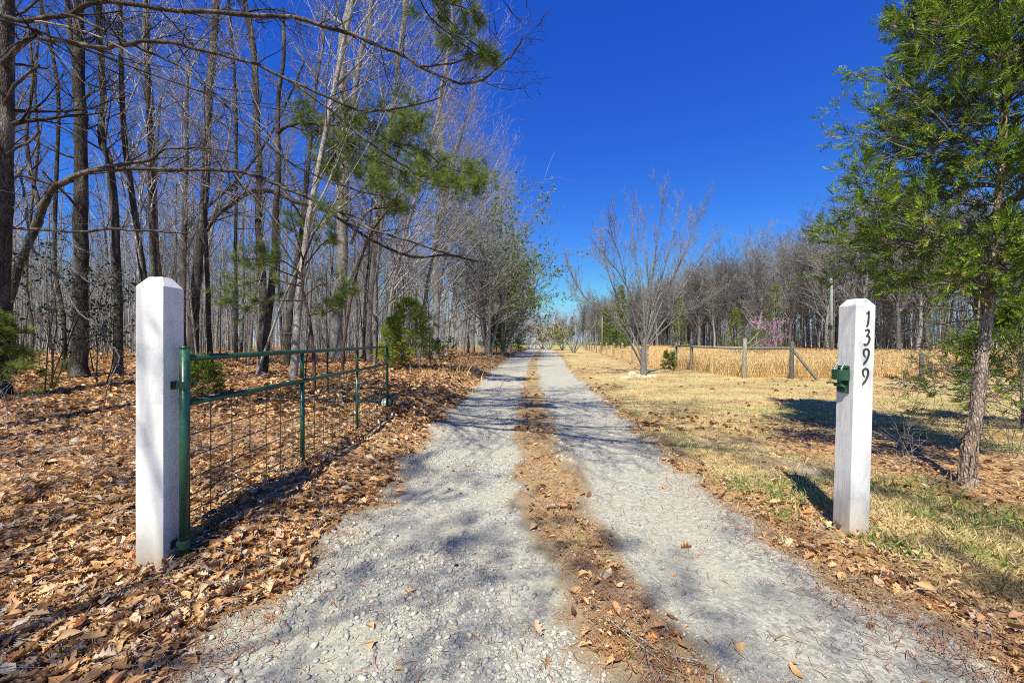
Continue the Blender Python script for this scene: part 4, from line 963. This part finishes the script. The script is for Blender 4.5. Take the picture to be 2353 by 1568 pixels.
blossom('spring_tree', 1152, 38, 8.5, .3, 'dark green leafing tree overhanging the far drive edge', 'cedar_leaf', (.13, .24), 10, 4, Vector((.3, 0, 0)), first=.15, up=.02)
# ------------------------------------------------------------------ hard-surface helpers
import bmesh
def boxm(bm, c, s, rot=None):
    m = Matrix.Translation(c) @ (rot.to_4x4() if rot else Matrix()) @ Matrix.Diagonal((*s, 1)); bmesh.ops.create_cube(bm, size=1, matrix=m)
def cylm(bm, p, q, r, seg=16, r2=None, caps=True):
    p, q = Vector(p), Vector(q); d = q - p; rot = d.to_track_quat('Z', 'Y').to_matrix().to_4x4()
    bmesh.ops.create_cone(bm, cap_ends=caps, segments=seg, radius1=r, radius2=r if r2 is None else r2, depth=d.length, matrix=Matrix.Translation((p + q) / 2) @ rot)
def bobj(name, bm, mat, parent=None, bevel=0, smooth=False):
    me = bpy.data.meshes.new(name); bm.to_mesh(me); bm.free(); o = link(name, me, M[mat], parent)
    if smooth:
        for p in me.polygons: p.use_smooth = len(p.vertices) <= 4
    if bevel:
        b = o.modifiers.new('bevel', 'BEVEL'); b.width = bevel; b.segments = 2; b.limit_method = 'ANGLE'; b.angle_limit = math.radians(25)
    return o
def post_bm(w, dp, zs, ztop, inset, wav=.0005, seed=1):
    """square timber post, bevelled top with a flat, slightly uneven faces"""
    rg = random.Random(seed); bm = bmesh.new(); rings = []; N = 26
    zl = [-.3 + (zs + .3) * i / N for i in range(N + 1)] + [ztop]
    K = 6
    for zi, z in enumerate(zl):
        last = zi == len(zl) - 1; sx, sy = (w / 2 - inset, dp / 2 - inset) if last else (w / 2, dp / 2); ring = []
        for side in range(4):
            for k in range(K):
                t = k / K; a = [(-1, -1), (1, -1), (1, 1), (-1, 1)][side]; b = [(1, -1), (1, 1), (-1, 1), (-1, -1)][side]
                x = (a[0] + (b[0] - a[0]) * t) * sx; y = (a[1] + (b[1] - a[1]) * t) * sy; j = 0 if zi >= len(zl) - 2 else rg.uniform(-wav, wav)
                ring.append(bm.verts.new((x + j, y + rg.uniform(-wav, wav) * (not last), z)))
        rings.append(ring)
    n = 4 * K
    for a, b in zip(rings, rings[1:]):
        for i in range(n): bm.faces.new((a[i], a[(i + 1) % n], b[(i + 1) % n], b[i]))
    bm.faces.new(rings[-1]); bm.faces.new(rings[0][::-1]); return bm
# left post
pl = empty('gate_post', (-2.374, 2.69, 0), 'white square hinge post with faceted top left of the drive', 'post', 'white timber posts flanking the drive')
bobj('shaft', post_bm(.182, .165, 1.862, 1.93, .045), 'white', pl, .004)
# right post
pr = empty('gate_post', (2.675, 3.15, 0), 'white square post with the numerals 1399 right of the drive', 'post', 'white timber posts flanking the drive')
pr.rotation_euler = (0, math.radians(1.7), math.radians(2))
PW = .155
bobj('shaft', post_bm(PW, .160, 1.78, 1.835, .035, .0012, 5), 'white', pr, .006)
def numeral(paths, cx, top, hh, label=None):
    """brush-like strokes: paths of (x, y, width) in a unit cell, x right, y down"""
    bm = bmesh.new(); yf = -.082
    for path in paths:
        P = smooth_path([Vector((a, b, w)) for a, b, w in path], len(path) * 5); Lr, Rr = [], []
        for i, p in enumerate(P):
            t = (P[min(i + 1, len(P) - 1)] - P[max(i - 1, 0)]); t.z = 0; t.normalize(); nrm = Vector((-t.y, t.x, 0))
            for lst, s in ((Lr, 1), (Rr, -1)):
                q = Vector((p.x, p.y, 0)) + nrm * s * p.z * .74 / 2; X = cx + q.x * hh; Z = top - q.y * hh
                lst.append((bm.verts.new((X, yf - .006, Z)), bm.verts.new((X, yf + .004, Z))))
        for i in range(len(P) - 1):
            a, b, c, d = Lr[i], Lr[i + 1], Rr[i + 1], Rr[i]
            bm.faces.new((a[0], b[0], c[0], d[0])); bm.faces.new((a[0], a[1], b[1], b[0])); bm.faces.new((d[0], c[0], c[1], d[1]))
        for i in (0, len(P) - 1): bm.faces.new((Lr[i][0], Rr[i][0], Rr[i][1], Lr[i][1]))
    bmesh.ops.recalc_face_normals(bm, faces=bm.faces)
    o = bobj('numeral', bm, 'digit', pr); 
    if label: o['label'] = label
ONE = [[(-.08, .14, .03), (.02, .08, .06), (.075, 0, .06), (.07, .3, .09), (.05, .6, .11), (.02, .85, .12), (-.05, .98, .04)]]
THREE = [[(-.13, .10, .03), (-.02, .02, .08), (.10, .06, .10), (.13, .18, .10), (.07, .31, .08), (-.04, .42, .05)], [(-.04, .42, .05), (.08, .42, .08), (.165, .55, .12), (.15, .75, .13), (.04, .92, .10), (-.10, .97, .11), (-.17, .92, .09)]]
NINE = [[(.0, .52, .03), (-.10, .46, .06), (-.165, .30, .11), (-.13, .12, .11), (0, .03, .08), (.12, .09, .09), (.165, .28, .12), (.13, .52, .12), (.03, .74, .11), (-.08, .88, .10), (-.15, 1.0, .03)]]
cxn = .012
numeral(ONE, cxn, 1.735, .120); numeral(THREE, cxn - .002, 1.597, .124); numeral(NINE, cxn - .004, 1.450, .128); numeral(NINE, cxn - .006, 1.298, .130)
# latch on the inner face (-x)
def latch():
    xf = -PW / 2; zc = 1.20; yc = .012
    bm = bmesh.new(); boxm(bm, (xf - .004, yc - .0, zc), (.008, .105, .215)); plate = bobj('latch', bm, 'green', pr, .003)
    bm = bmesh.new(); # band: half hoop standing out of the plate
    N = 12; h0, h1_ = zc - .005, zc + .075
    for i in range(N):
        def q(k):
            a = -math.pi / 2 + math.pi * k / N; return xf - .010 - .062 * max(0, math.cos(a)) ** .55, yc + .062 * math.sin(a)
        (x0, y0), (x1, y1) = q(i), q(i + 1); c = Vector(((x0 + x1) / 2, (y0 + y1) / 2, (h0 + h1_) / 2)); L = math.hypot(x1 - x0, y1 - y0)
        boxm(bm, c, (L + .002, .006, h1_ - h0), Matrix.Rotation(math.atan2(y1 - y0, x1 - x0), 3, 'Z'))
    bobj('latch_band', bm, 'green', plate, 0)
    for yy in (-.035, .03):
        bm = bmesh.new()
        for k in range(6):
            t0, t1 = k / 6, (k + 1) / 6; f = lambda t: Vector((xf - .072 + .012 * math.sin(t * 3), yc + yy + .004, zc + .07 + .045 * t)) if False else Vector((xf - .058 + .03 * t * t, yc + yy, zc + .05 + .08 * t))
            a, b = f(t0), f(t1); cylm(bm, a, b, .011 * (1 - .55 * t0), 8, .011 * (1 - .55 * t1))
        bobj('latch_fork', bm, 'steel', plate, 0, True)
    bm = bmesh.new(); boxm(bm, (xf - .030, yc, zc - .045), (.052, .07, .03)); boxm(bm, (xf - .012, yc, zc - .085), (.024, .085, .035)); bobj('latch_body', bm, 'green', plate, .006)
    bm = bmesh.new(); P = smooth_path([Vector((xf - .095, yc + .055, zc - .035)), Vector((xf - .07, yc + .03, zc - .03)), Vector((xf - .05, yc - .01, zc - .047)), Vector((xf - .03, yc - .05, zc - .06))], 9)
    for a, b in zip(P, P[1:]): cylm(bm, a, b, .007, 8)
    bobj('latch_lever', bm, 'green', plate, 0, True)
    bm = bmesh.new()
    for yy, zz in ((-.028, .09), (.028, .09), (0, -.098)): cylm(bm, (xf - .008, yc + yy, zc + zz), (xf - .018, yc + yy, zc + zz), .009, 6)
    bobj('bolts', bm, 'green', plate, .001)
latch()
# gate
gx = -2.21; ge = -2.235; GY = (2.69, 4.21, 5.73, 7.14)
gate = empty('farm_gate', (gx, GY[0], 0), 'green tubular steel farm gate with wire mesh swung open on the left', 'gate')
def gp_(o): o.location = -Vector((gx, GY[0], 0)); return o
def gx_at(y): return gx + (ge - gx) * (y - GY[0]) / (GY[-1] - GY[0])
def tube_part(name, segs, mat='green', seg=18, parent=gate, cap=False):
    bm = bmesh.new()
    for p, q, r in segs: cylm(bm, p, q, r, seg)
    return gp_(bobj(name, bm, mat, parent, 0, True))
tube_part('hinge_upright', [((gx, GY[0], .05), (gx, GY[0], 1.455), .030), ((gx, GY[0], 1.452), (gx, GY[0], 1.468), .0315)])
tube_part('top_rail', [((gx, GY[0] + .028, 1.388), (ge, GY[3] - .02, 1.402), .0215)])
tube_part('middle_rail', [((gx, GY[0] + .028, 1.08), (ge, GY[3] - .02, 1.094), .0205)])
tube_part('bottom_rail', [((gx, GY[0] + .028, .075), (ge, GY[3] - .02, .16), .0215)])
for yy in GY[1:3]:
    zb = .13 + .02 * (yy - 4); tube_part('upright', [((gx_at(yy), yy, zb), (gx_at(yy), yy, 1.066), .0195), ((gx_at(yy), yy, 1.11), (gx_at(yy), yy, 1.372), .0195)])
tube_part('end_upright', [((ge, GY[3], .24), (ge, GY[3], 1.48), .023)])
def mesh_part():
    T = Tubes(); y = 2.92 - .22
    zs = [.865 + .13, .865, .712, .565, .447, .338, .252, .175, .12]
    while y < GY[3] - .05:
        y += .222
        if y > GY[3] - .05: break
        x = gx_at(y) + .001; T.add([Vector((x, y, .13 + .012 * (y - 3))), Vector((x + RG.uniform(-.003, .003), y, .6)), Vector((x, y, 1.075))], [.0036] * 3, 6)
    for z in zs[1:]:
        P = [Vector((gx_at(yy) + .0045, yy, z + .008 * (yy - 3) + RG.uniform(-.003, .003))) for yy in np.linspace(GY[0] + .03, GY[3] - .02, 24)]; T.add(P, [.0045] * 24, 6)
    o = T.build('wire_mesh', M['green'], gate, (gx, GY[0], 0)); return o
mesh_part()
for zc in (1.205, .135):
    bm = bmesh.new(); cylm(bm, (gx, GY[0], zc - .026), (gx, GY[0], zc + .026), .0335, 20); boxm(bm, (gx + .002, GY[0] + .055, zc), (.012, .055, .05)); boxm(bm, (gx - .05, GY[0] - .0, zc), (.07, .018, .035)); h = gp_(bobj('hinge', bm, 'green', gate, .002))
    bm = bmesh.new(); cylm(bm, (gx + .004, GY[0] + .062, zc), (gx + .016, GY[0] + .062, zc), .013, 10); boxm(bm, (gx - .078, GY[0], zc), (.012, .06, .06)); gp2 = bobj('hinge_bolt', bm, 'green', h, .003)
# wheel
wz = h1(ge, GY[3] + .05) + .135; wc = Vector((ge - .035, GY[3] + .03, wz))
wh = empty('wheel', (0, 0, 0)); wh.parent = gate; wh.location = wc - Vector((gx, GY[0], 0)); wh.rotation_euler.z = math.radians(-62)
def torus(R, r, a=28, b=12, flat=1.0):
    V, Fc = [], []
    for i in range(a):
        for j in range(b):
            u, v = i * 2 * math.pi / a, j * 2 * math.pi / b; rr = R + r * math.cos(v); V.append((r * flat * math.sin(v), rr * math.cos(u), rr * math.sin(u)))
            Fc.append((i * b + j, ((i + 1) % a) * b + j, ((i + 1) % a) * b + (j + 1) % b, i * b + (j + 1) % b))
    me = bpy.data.meshes.new('t'); me.from_pydata(V, [], Fc); return me
link('tyre', torus(.110, .028, flat=.9), M['rubber'], wh, True)
bm = bmesh.new(); cylm(bm, (-.012, 0, 0), (.012, 0, 0), .088, 24); cylm(bm, (-.03, 0, 0), (.03, 0, 0), .026, 16); bobj('rim', bm, 'rim', wh, .003)
bm = bmesh.new(); boxm(bm, (ge + .0, GY[3] - .002, 1.19), (.05, .045, .14)); cylm(bm, (ge, GY[3] + .01, 1.1), (ge, GY[3] + .01, 1.33), .008, 8); boxm(bm, (ge + .03, GY[3], 1.22), (.03, .02, .05)); gp_(bobj('latch_bar', bm, 'green', gate, .003))

# ------------------------------------------------------------------ wooden fence and field fence
def post_tube(T, x, y, h, r, lean=0.0, sides=10):
    g = h1(x, y); T.add([Vector((x + lean * t * h, y, g - .1 + (h + .1) * t)) for t in (0, .33, .66, .97, 1.0)], [r * RG.uniform(.94, 1.06) for _ in range(4)] + [r * .8], sides)
def capped(T, name, mat, parent, org):
    V, Q = T.arrays(); me = np_mesh(V - np.array(org), Q); o = link(name, me, M[mat], parent, True); return o
def fence_corner():
    A = [((px - CX) * d / F, d) for px, d in ((1552, 22.6), (1588, 20.6), (1710, 16.4), (1818, 16.0))]; hs = (1.45, 1.62, 1.62, 1.5)
    org = Vector((A[2][0], A[2][1], 0)); e = empty('wooden_fence', org, 'weathered wooden brace fence with round posts and one top rail at the field corner', 'fence')
    tops = []
    for (x, y), h in zip(A, hs):
        bm = bmesh.new(); g = h1(x, y); cylm(bm, (x, y, g - .2), (x + .02, y, g + h), .085, 14, .078); o = bobj('post', bm, 'wood', e, .01, True); o.location = -org; tops.append(Vector((x, y, g)))
    for i in range(3):
        a, b = tops[i] + Vector((0, 0, 1.22)), tops[i + 1] + Vector((0, 0, 1.22 if i else 1.28)); d = (b - a).normalized(); bm = bmesh.new(); cylm(bm, a + d * .07, b - d * .07, .055, 10, .06); o = bobj('rail', bm, 'wood', e, .005, True); o.location = -org
    for a, b in ((tops[3] + Vector((.06, 0, 1.15)), Vector(((1880 - CX) * 15.6 / F, 15.6, h1(12, 15.6) - .05))), (tops[0] + Vector((-.05, 0, 1.05)), Vector(((1536 - CX) * 22.4 / F, 22.4, 0)))):
        bm = bmesh.new(); cylm(bm, a, b, .06, 10); o = bobj('brace', bm, 'wood', e, .005, True); o.location = -org
    T = Tubes(); P3 = [Vector((x, y - .09, 0)) for x, y in A] + [Vector(((2117 - CX) * 15.1 / F, 15.1, 0)), Vector((24, 15.0, 0))]
    for z in (.12, .25, .38, .52, .68, .86, 1.05, 1.2):
        for a, b in zip(P3, P3[1:]):
            n = 6; T.add([a.lerp(b, t / n) + Vector((0, 0, z + h1(*a.lerp(b, t / n).xy) + RG.uniform(-.01, .01))) for t in range(n + 1)], [.0032] * (n + 1), 3)
    for a, b in zip(P3, P3[1:]):
        L = (b - a).length; n = int(L / .16)
        for i in range(n):
            c = a.lerp(b, i / n); g = h1(c.x, c.y); T.add([c + Vector((0, 0, g + .1)), c + Vector((0, 0, g + 1.2))], [.002] * 2, 3)
    capped(T, 'wire_mesh', 'wire', e, org)
    for px, d, h in ((2117, 15.1, 1.08), (2345, 15.0, 1.1)):
        x = (px - CX) * d / F; bm = bmesh.new(); g = h1(x, d); cylm(bm, (x, d, g - .2), (x, d, g + h), .075, 12); o = bobj('post', bm, 'wood', e, .01, True); o.location = -org
fence_corner()
def field_fence():
    pos = [(8.35, 24.6), (8.9, 29.6), (9.6, 34.7), (10.2, 40), (10.8, 45.6), (11.2, 50.3), (11.7, 55.2), (12.5, 62.5), (13.6, 70), (15.0, 80), (16.6, 91), (18.6, 104), (20.6, 117), (21.5, 131), (18, 140), (14, 142), (10, 143), (5, 143), (0, 143)]
    org = Vector((*pos[0], 0)); e = empty('wire_fence', org, 'long wire fence with slim grey posts running away along the drive', 'fence')
    full = [pos[0]]
    for a, b in zip(pos, pos[1:]):
        full.append(b)
    for i, (x, y) in enumerate(full):
        bm = bmesh.new(); g = h1(x, y); r = .06 if i % 3 else .075; boxm(bm, (x, y, g + .62), (r * 2, r * 1.6, 1.5)); o = bobj('post', bm, 'wood', e, .01); o.location = -org
        if i < 10:
            bm = bmesh.new(); boxm(bm, (x + .02, y - r - .02, g + 1.28), (.14, .03, .045)); boxm(bm, (x + .02, y - r - .02, g + .75), (.12, .03, .04)); o2 = bobj('insulator', bm, 'yellow', e); o2.location = -org
    T = Tubes()
    for z in (.2, .45, .7, .95, 1.2):
        for a, b in zip(full, full[1:]):
            T.add([Vector((a[0], a[1] - .07, h1(*a) + z)), Vector((b[0], b[1] - .07, h1(*b) + z))], [.005] * 2, 3)
    capped(T, 'wire', 'wire', e, org)
field_fence()
def field_gate():
    x, y = 12.95, 66; org = Vector((x, y, 0)); e = empty('wire_gate', org, 'small grey lattice gate set in the far wire fence', 'gate')
    g = h1(x, y)
    for dx, nme in ((-.75, 'post'), (.75, 'post')):
        bm = bmesh.new(); boxm(bm, (x + dx, y, g + .75), (.16, .16, 1.7)); o = bobj(nme, bm, 'wood', e, .01); o.location = -org
    bm = bmesh.new()
    for k in range(6): boxm(bm, (x, y - .02, g + .2 + k * .24), (1.3, .03, .04))
    for k in range(7): boxm(bm, (x - .6 + k * .2, y + .02, g + .75), (.035, .03, 1.3))
    o = bobj('lattice', bm, 'wood', e); o.location = -org
field_gate()
def utility_pole(px, d, h, r, label, mat='pole', wires=True):
    x = (px - CX) * d / F; g = h1(x, d); org = Vector((x, d, g)); e = empty('utility_pole', org, label, 'pole')
    bm = bmesh.new(); cylm(bm, (0, 0, -.2), (0, 0, h), r, 14, r * .7); bobj('shaft', bm, mat, e, 0, True)
    if wires:
        bm = bmesh.new(); boxm(bm, (-.22, -.1, h * .37), (.3, .25, .45)); boxm(bm, (-.1, 0, h * .37), (.2, .05, .06)); bobj('meter_box', bm, 'rubber', e, .02)
    return org + Vector((0, 0, h))
p1 = utility_pole(1910, 41, 8.0, .15, 'pale green utility pole at the woods edge behind the white post')
p2 = utility_pole(1383, 58, 5.2, .1, 'pale pole rising from the fence line beside narrow cedars', 'wood', False)
def wires():
    T = Tubes()
    far = Vector((-8, 150, 9.5))
    for k in (0, 1.0):
        a, b = p1 + Vector((0, 0, -.1 - k)), far + Vector((0, 0, -k * 1.6)); T.add([a.lerp(b, t / 20) + Vector((0, 0, -1.4 * 4 * (t / 20) * (1 - t / 20))) for t in range(21)], [.012] * 21, 3)
    e = empty('power_line', p1, 'thin pale power lines crossing before the far treeline', 'power line'); T.build('wire', M['steel'], e, p1)
wires()
# sticks on the ground
def sticks():
    for px, py, L, a, lab, mat in ((60, 1120, .9, .9, 'long forked pale stick in the leaves left of the hinge post', 'bark_pale'), (500, 1340, .5, -.5, 'thin twig on the leaves at the foot of the hinge post', 'bark_pale'), (1130, 975, .8, .2, 'pale forked twig on the leaf litter beyond the gate wheel', 'bark_pale'),
                             (60, 1330, 1.3, .55, 'long thin curved bramble stem across the leaves before the hinge post', 'bark_pale'), (1690, 978, .9, .1, 'thin fallen twig on the lawn right of the drive', 'bark_twig'), (2150, 1110, .5, .4, 'short bare stick beside the cedar trunk foot', 'bark_pale')):
        x, y = gp(px, py); g = h1(x, y); e = empty('fallen_stick', (x, y, g + .03), lab, 'stick'); T = Tubes()
        grow(T, Vector((x - L / 2 * math.cos(a), y - L / 2 * math.sin(a), g + .03)), Vector((math.cos(a), math.sin(a), .06)), L, .007, 1, [(7, .12, -.01, 3, .6, .4, .3), (4, .2, 0, 0, 0, 0, 0)], None, RG); T.build('stick', M[mat], e, e.location)
sticks()
def brush():
    # bare shrubs and brambles
    for px, d, h, r, n, lab in ((25, 6.2, .9, .7, 8, 'tangle of bare pale brush at the left picture edge'), (2060, 5.0, .75, .5, 6, 'bare thorny shrub with green tips behind the numbered post'), (2290, 5.2, .9, .8, 10, 'tangle of pale bare twigs around the foot of the tall cedar'), (960, 20, 1.2, 1.0, 9, 'thin bare brush below the bright cedar bush')):
        x = (px - CX) * d / F; g = h1(x, d); e = empty('bare_shrub', (x, d, g), lab, 'shrub'); T = Tubes()
        for k in range(n): grow(T, Vector((x + RG.uniform(-r, r) * .3, d + RG.uniform(-r, r) * .3, g)), Vector((RG.uniform(-.7, .7), RG.uniform(-.7, .7), .8)).normalized(), h * RG.uniform(.6, 1.3), .005, 1, [(6, .2, -.03, 6, .8, .5, .2), (4, .3, 0, 0, 0, 0, 0)], None, RG)
        T.build('stems', M['bark_pale' if px != 2060 else 'bark_twig'], e, e.location)
brush()

# ------------------------------------------------------------------ light, sky, camera
SUN_EL, AZX, AZY = math.radians(54), .31, .95
w = bpy.data.worlds.new('World'); sc.world = w; w.use_nodes = True; nt = w.node_tree; nt.nodes.clear()
sky = nd(nt, 'ShaderNodeTexSky', sky_type='NISHITA'); sky.sun_disc = False; sky.sun_elevation = SUN_EL; sky.sun_rotation = math.atan2(-AZX, -AZY) % (2 * math.pi)
sky.altitude = 8000; sky.air_density = 1.5; sky.dust_density = 0; sky.ozone_density = 6.0
# a deep polarised blue: each channel of the sky gets its own contrast
sp_ = nd(nt, 'ShaderNodeSeparateColor'); cb_ = nd(nt, 'ShaderNodeCombineColor'); nt.links.new(sky.outputs[0], sp_.inputs[0])
for i_, (a_, p_, m_) in enumerate(((2.2, 1.65, .45), (1.55, 1.2, .70), (1.32, .56, .95))):
    nt.links.new(math2(nt, 'MINIMUM', math2(nt, 'MULTIPLY', math2(nt, 'POWER', math2(nt, 'MULTIPLY', sp_.outputs[i_], .1308), p_), a_ / .1543), m_ / .1543), cb_.inputs[i_])
bg = nd(nt, 'ShaderNodeBackground'); bg.inputs['Strength'].default_value = .095; wo = nd(nt, 'ShaderNodeOutputWorld')
nt.links.new(cb_.outputs[0], bg.inputs[0]); nt.links.new(bg.outputs[0], wo.inputs[0])
sd = bpy.data.lights.new('sun', 'SUN'); sd.energy = 5.0; sd.angle = math.radians(.53); sd.color = (1, .95, .79)
so = bpy.data.objects.new('sun', sd); COL.objects.link(so); so.location = (-5, -15, 30)
so.rotation_euler = Vector((AZX * math.cos(SUN_EL), AZY * math.cos(SUN_EL), -math.sin(SUN_EL))).to_track_quat('-Z', 'Y').to_euler()
cd = bpy.data.cameras.new('camera'); cam = bpy.data.objects.new('camera', cd); COL.objects.link(cam); sc.camera = cam
cam.location = (0, 0, EYE); cam.rotation_euler = (math.pi / 2, 0, 0); cd.sensor_width = 36; cd.lens = 36 * F / 2352; cd.clip_end = 2000; cd.clip_start = .05
vs = sc.view_settings; vs.view_transform = 'Standard'; vs.look = 'None'; vs.exposure = .7; vs.gamma = 1
sc.cycles.max_bounces = 6; sc.cycles.transparent_max_bounces = 4; sc.cycles.use_denoising = False; sc.cycles.filter_width = 1.05; sc.cycles.denoiser = 'OPENIMAGEDENOISE'; sc.cycles.denoising_input_passes = 'RGB_ALBEDO_NORMAL'; sc.cycles.denoising_prefilter = 'ACCURATE'
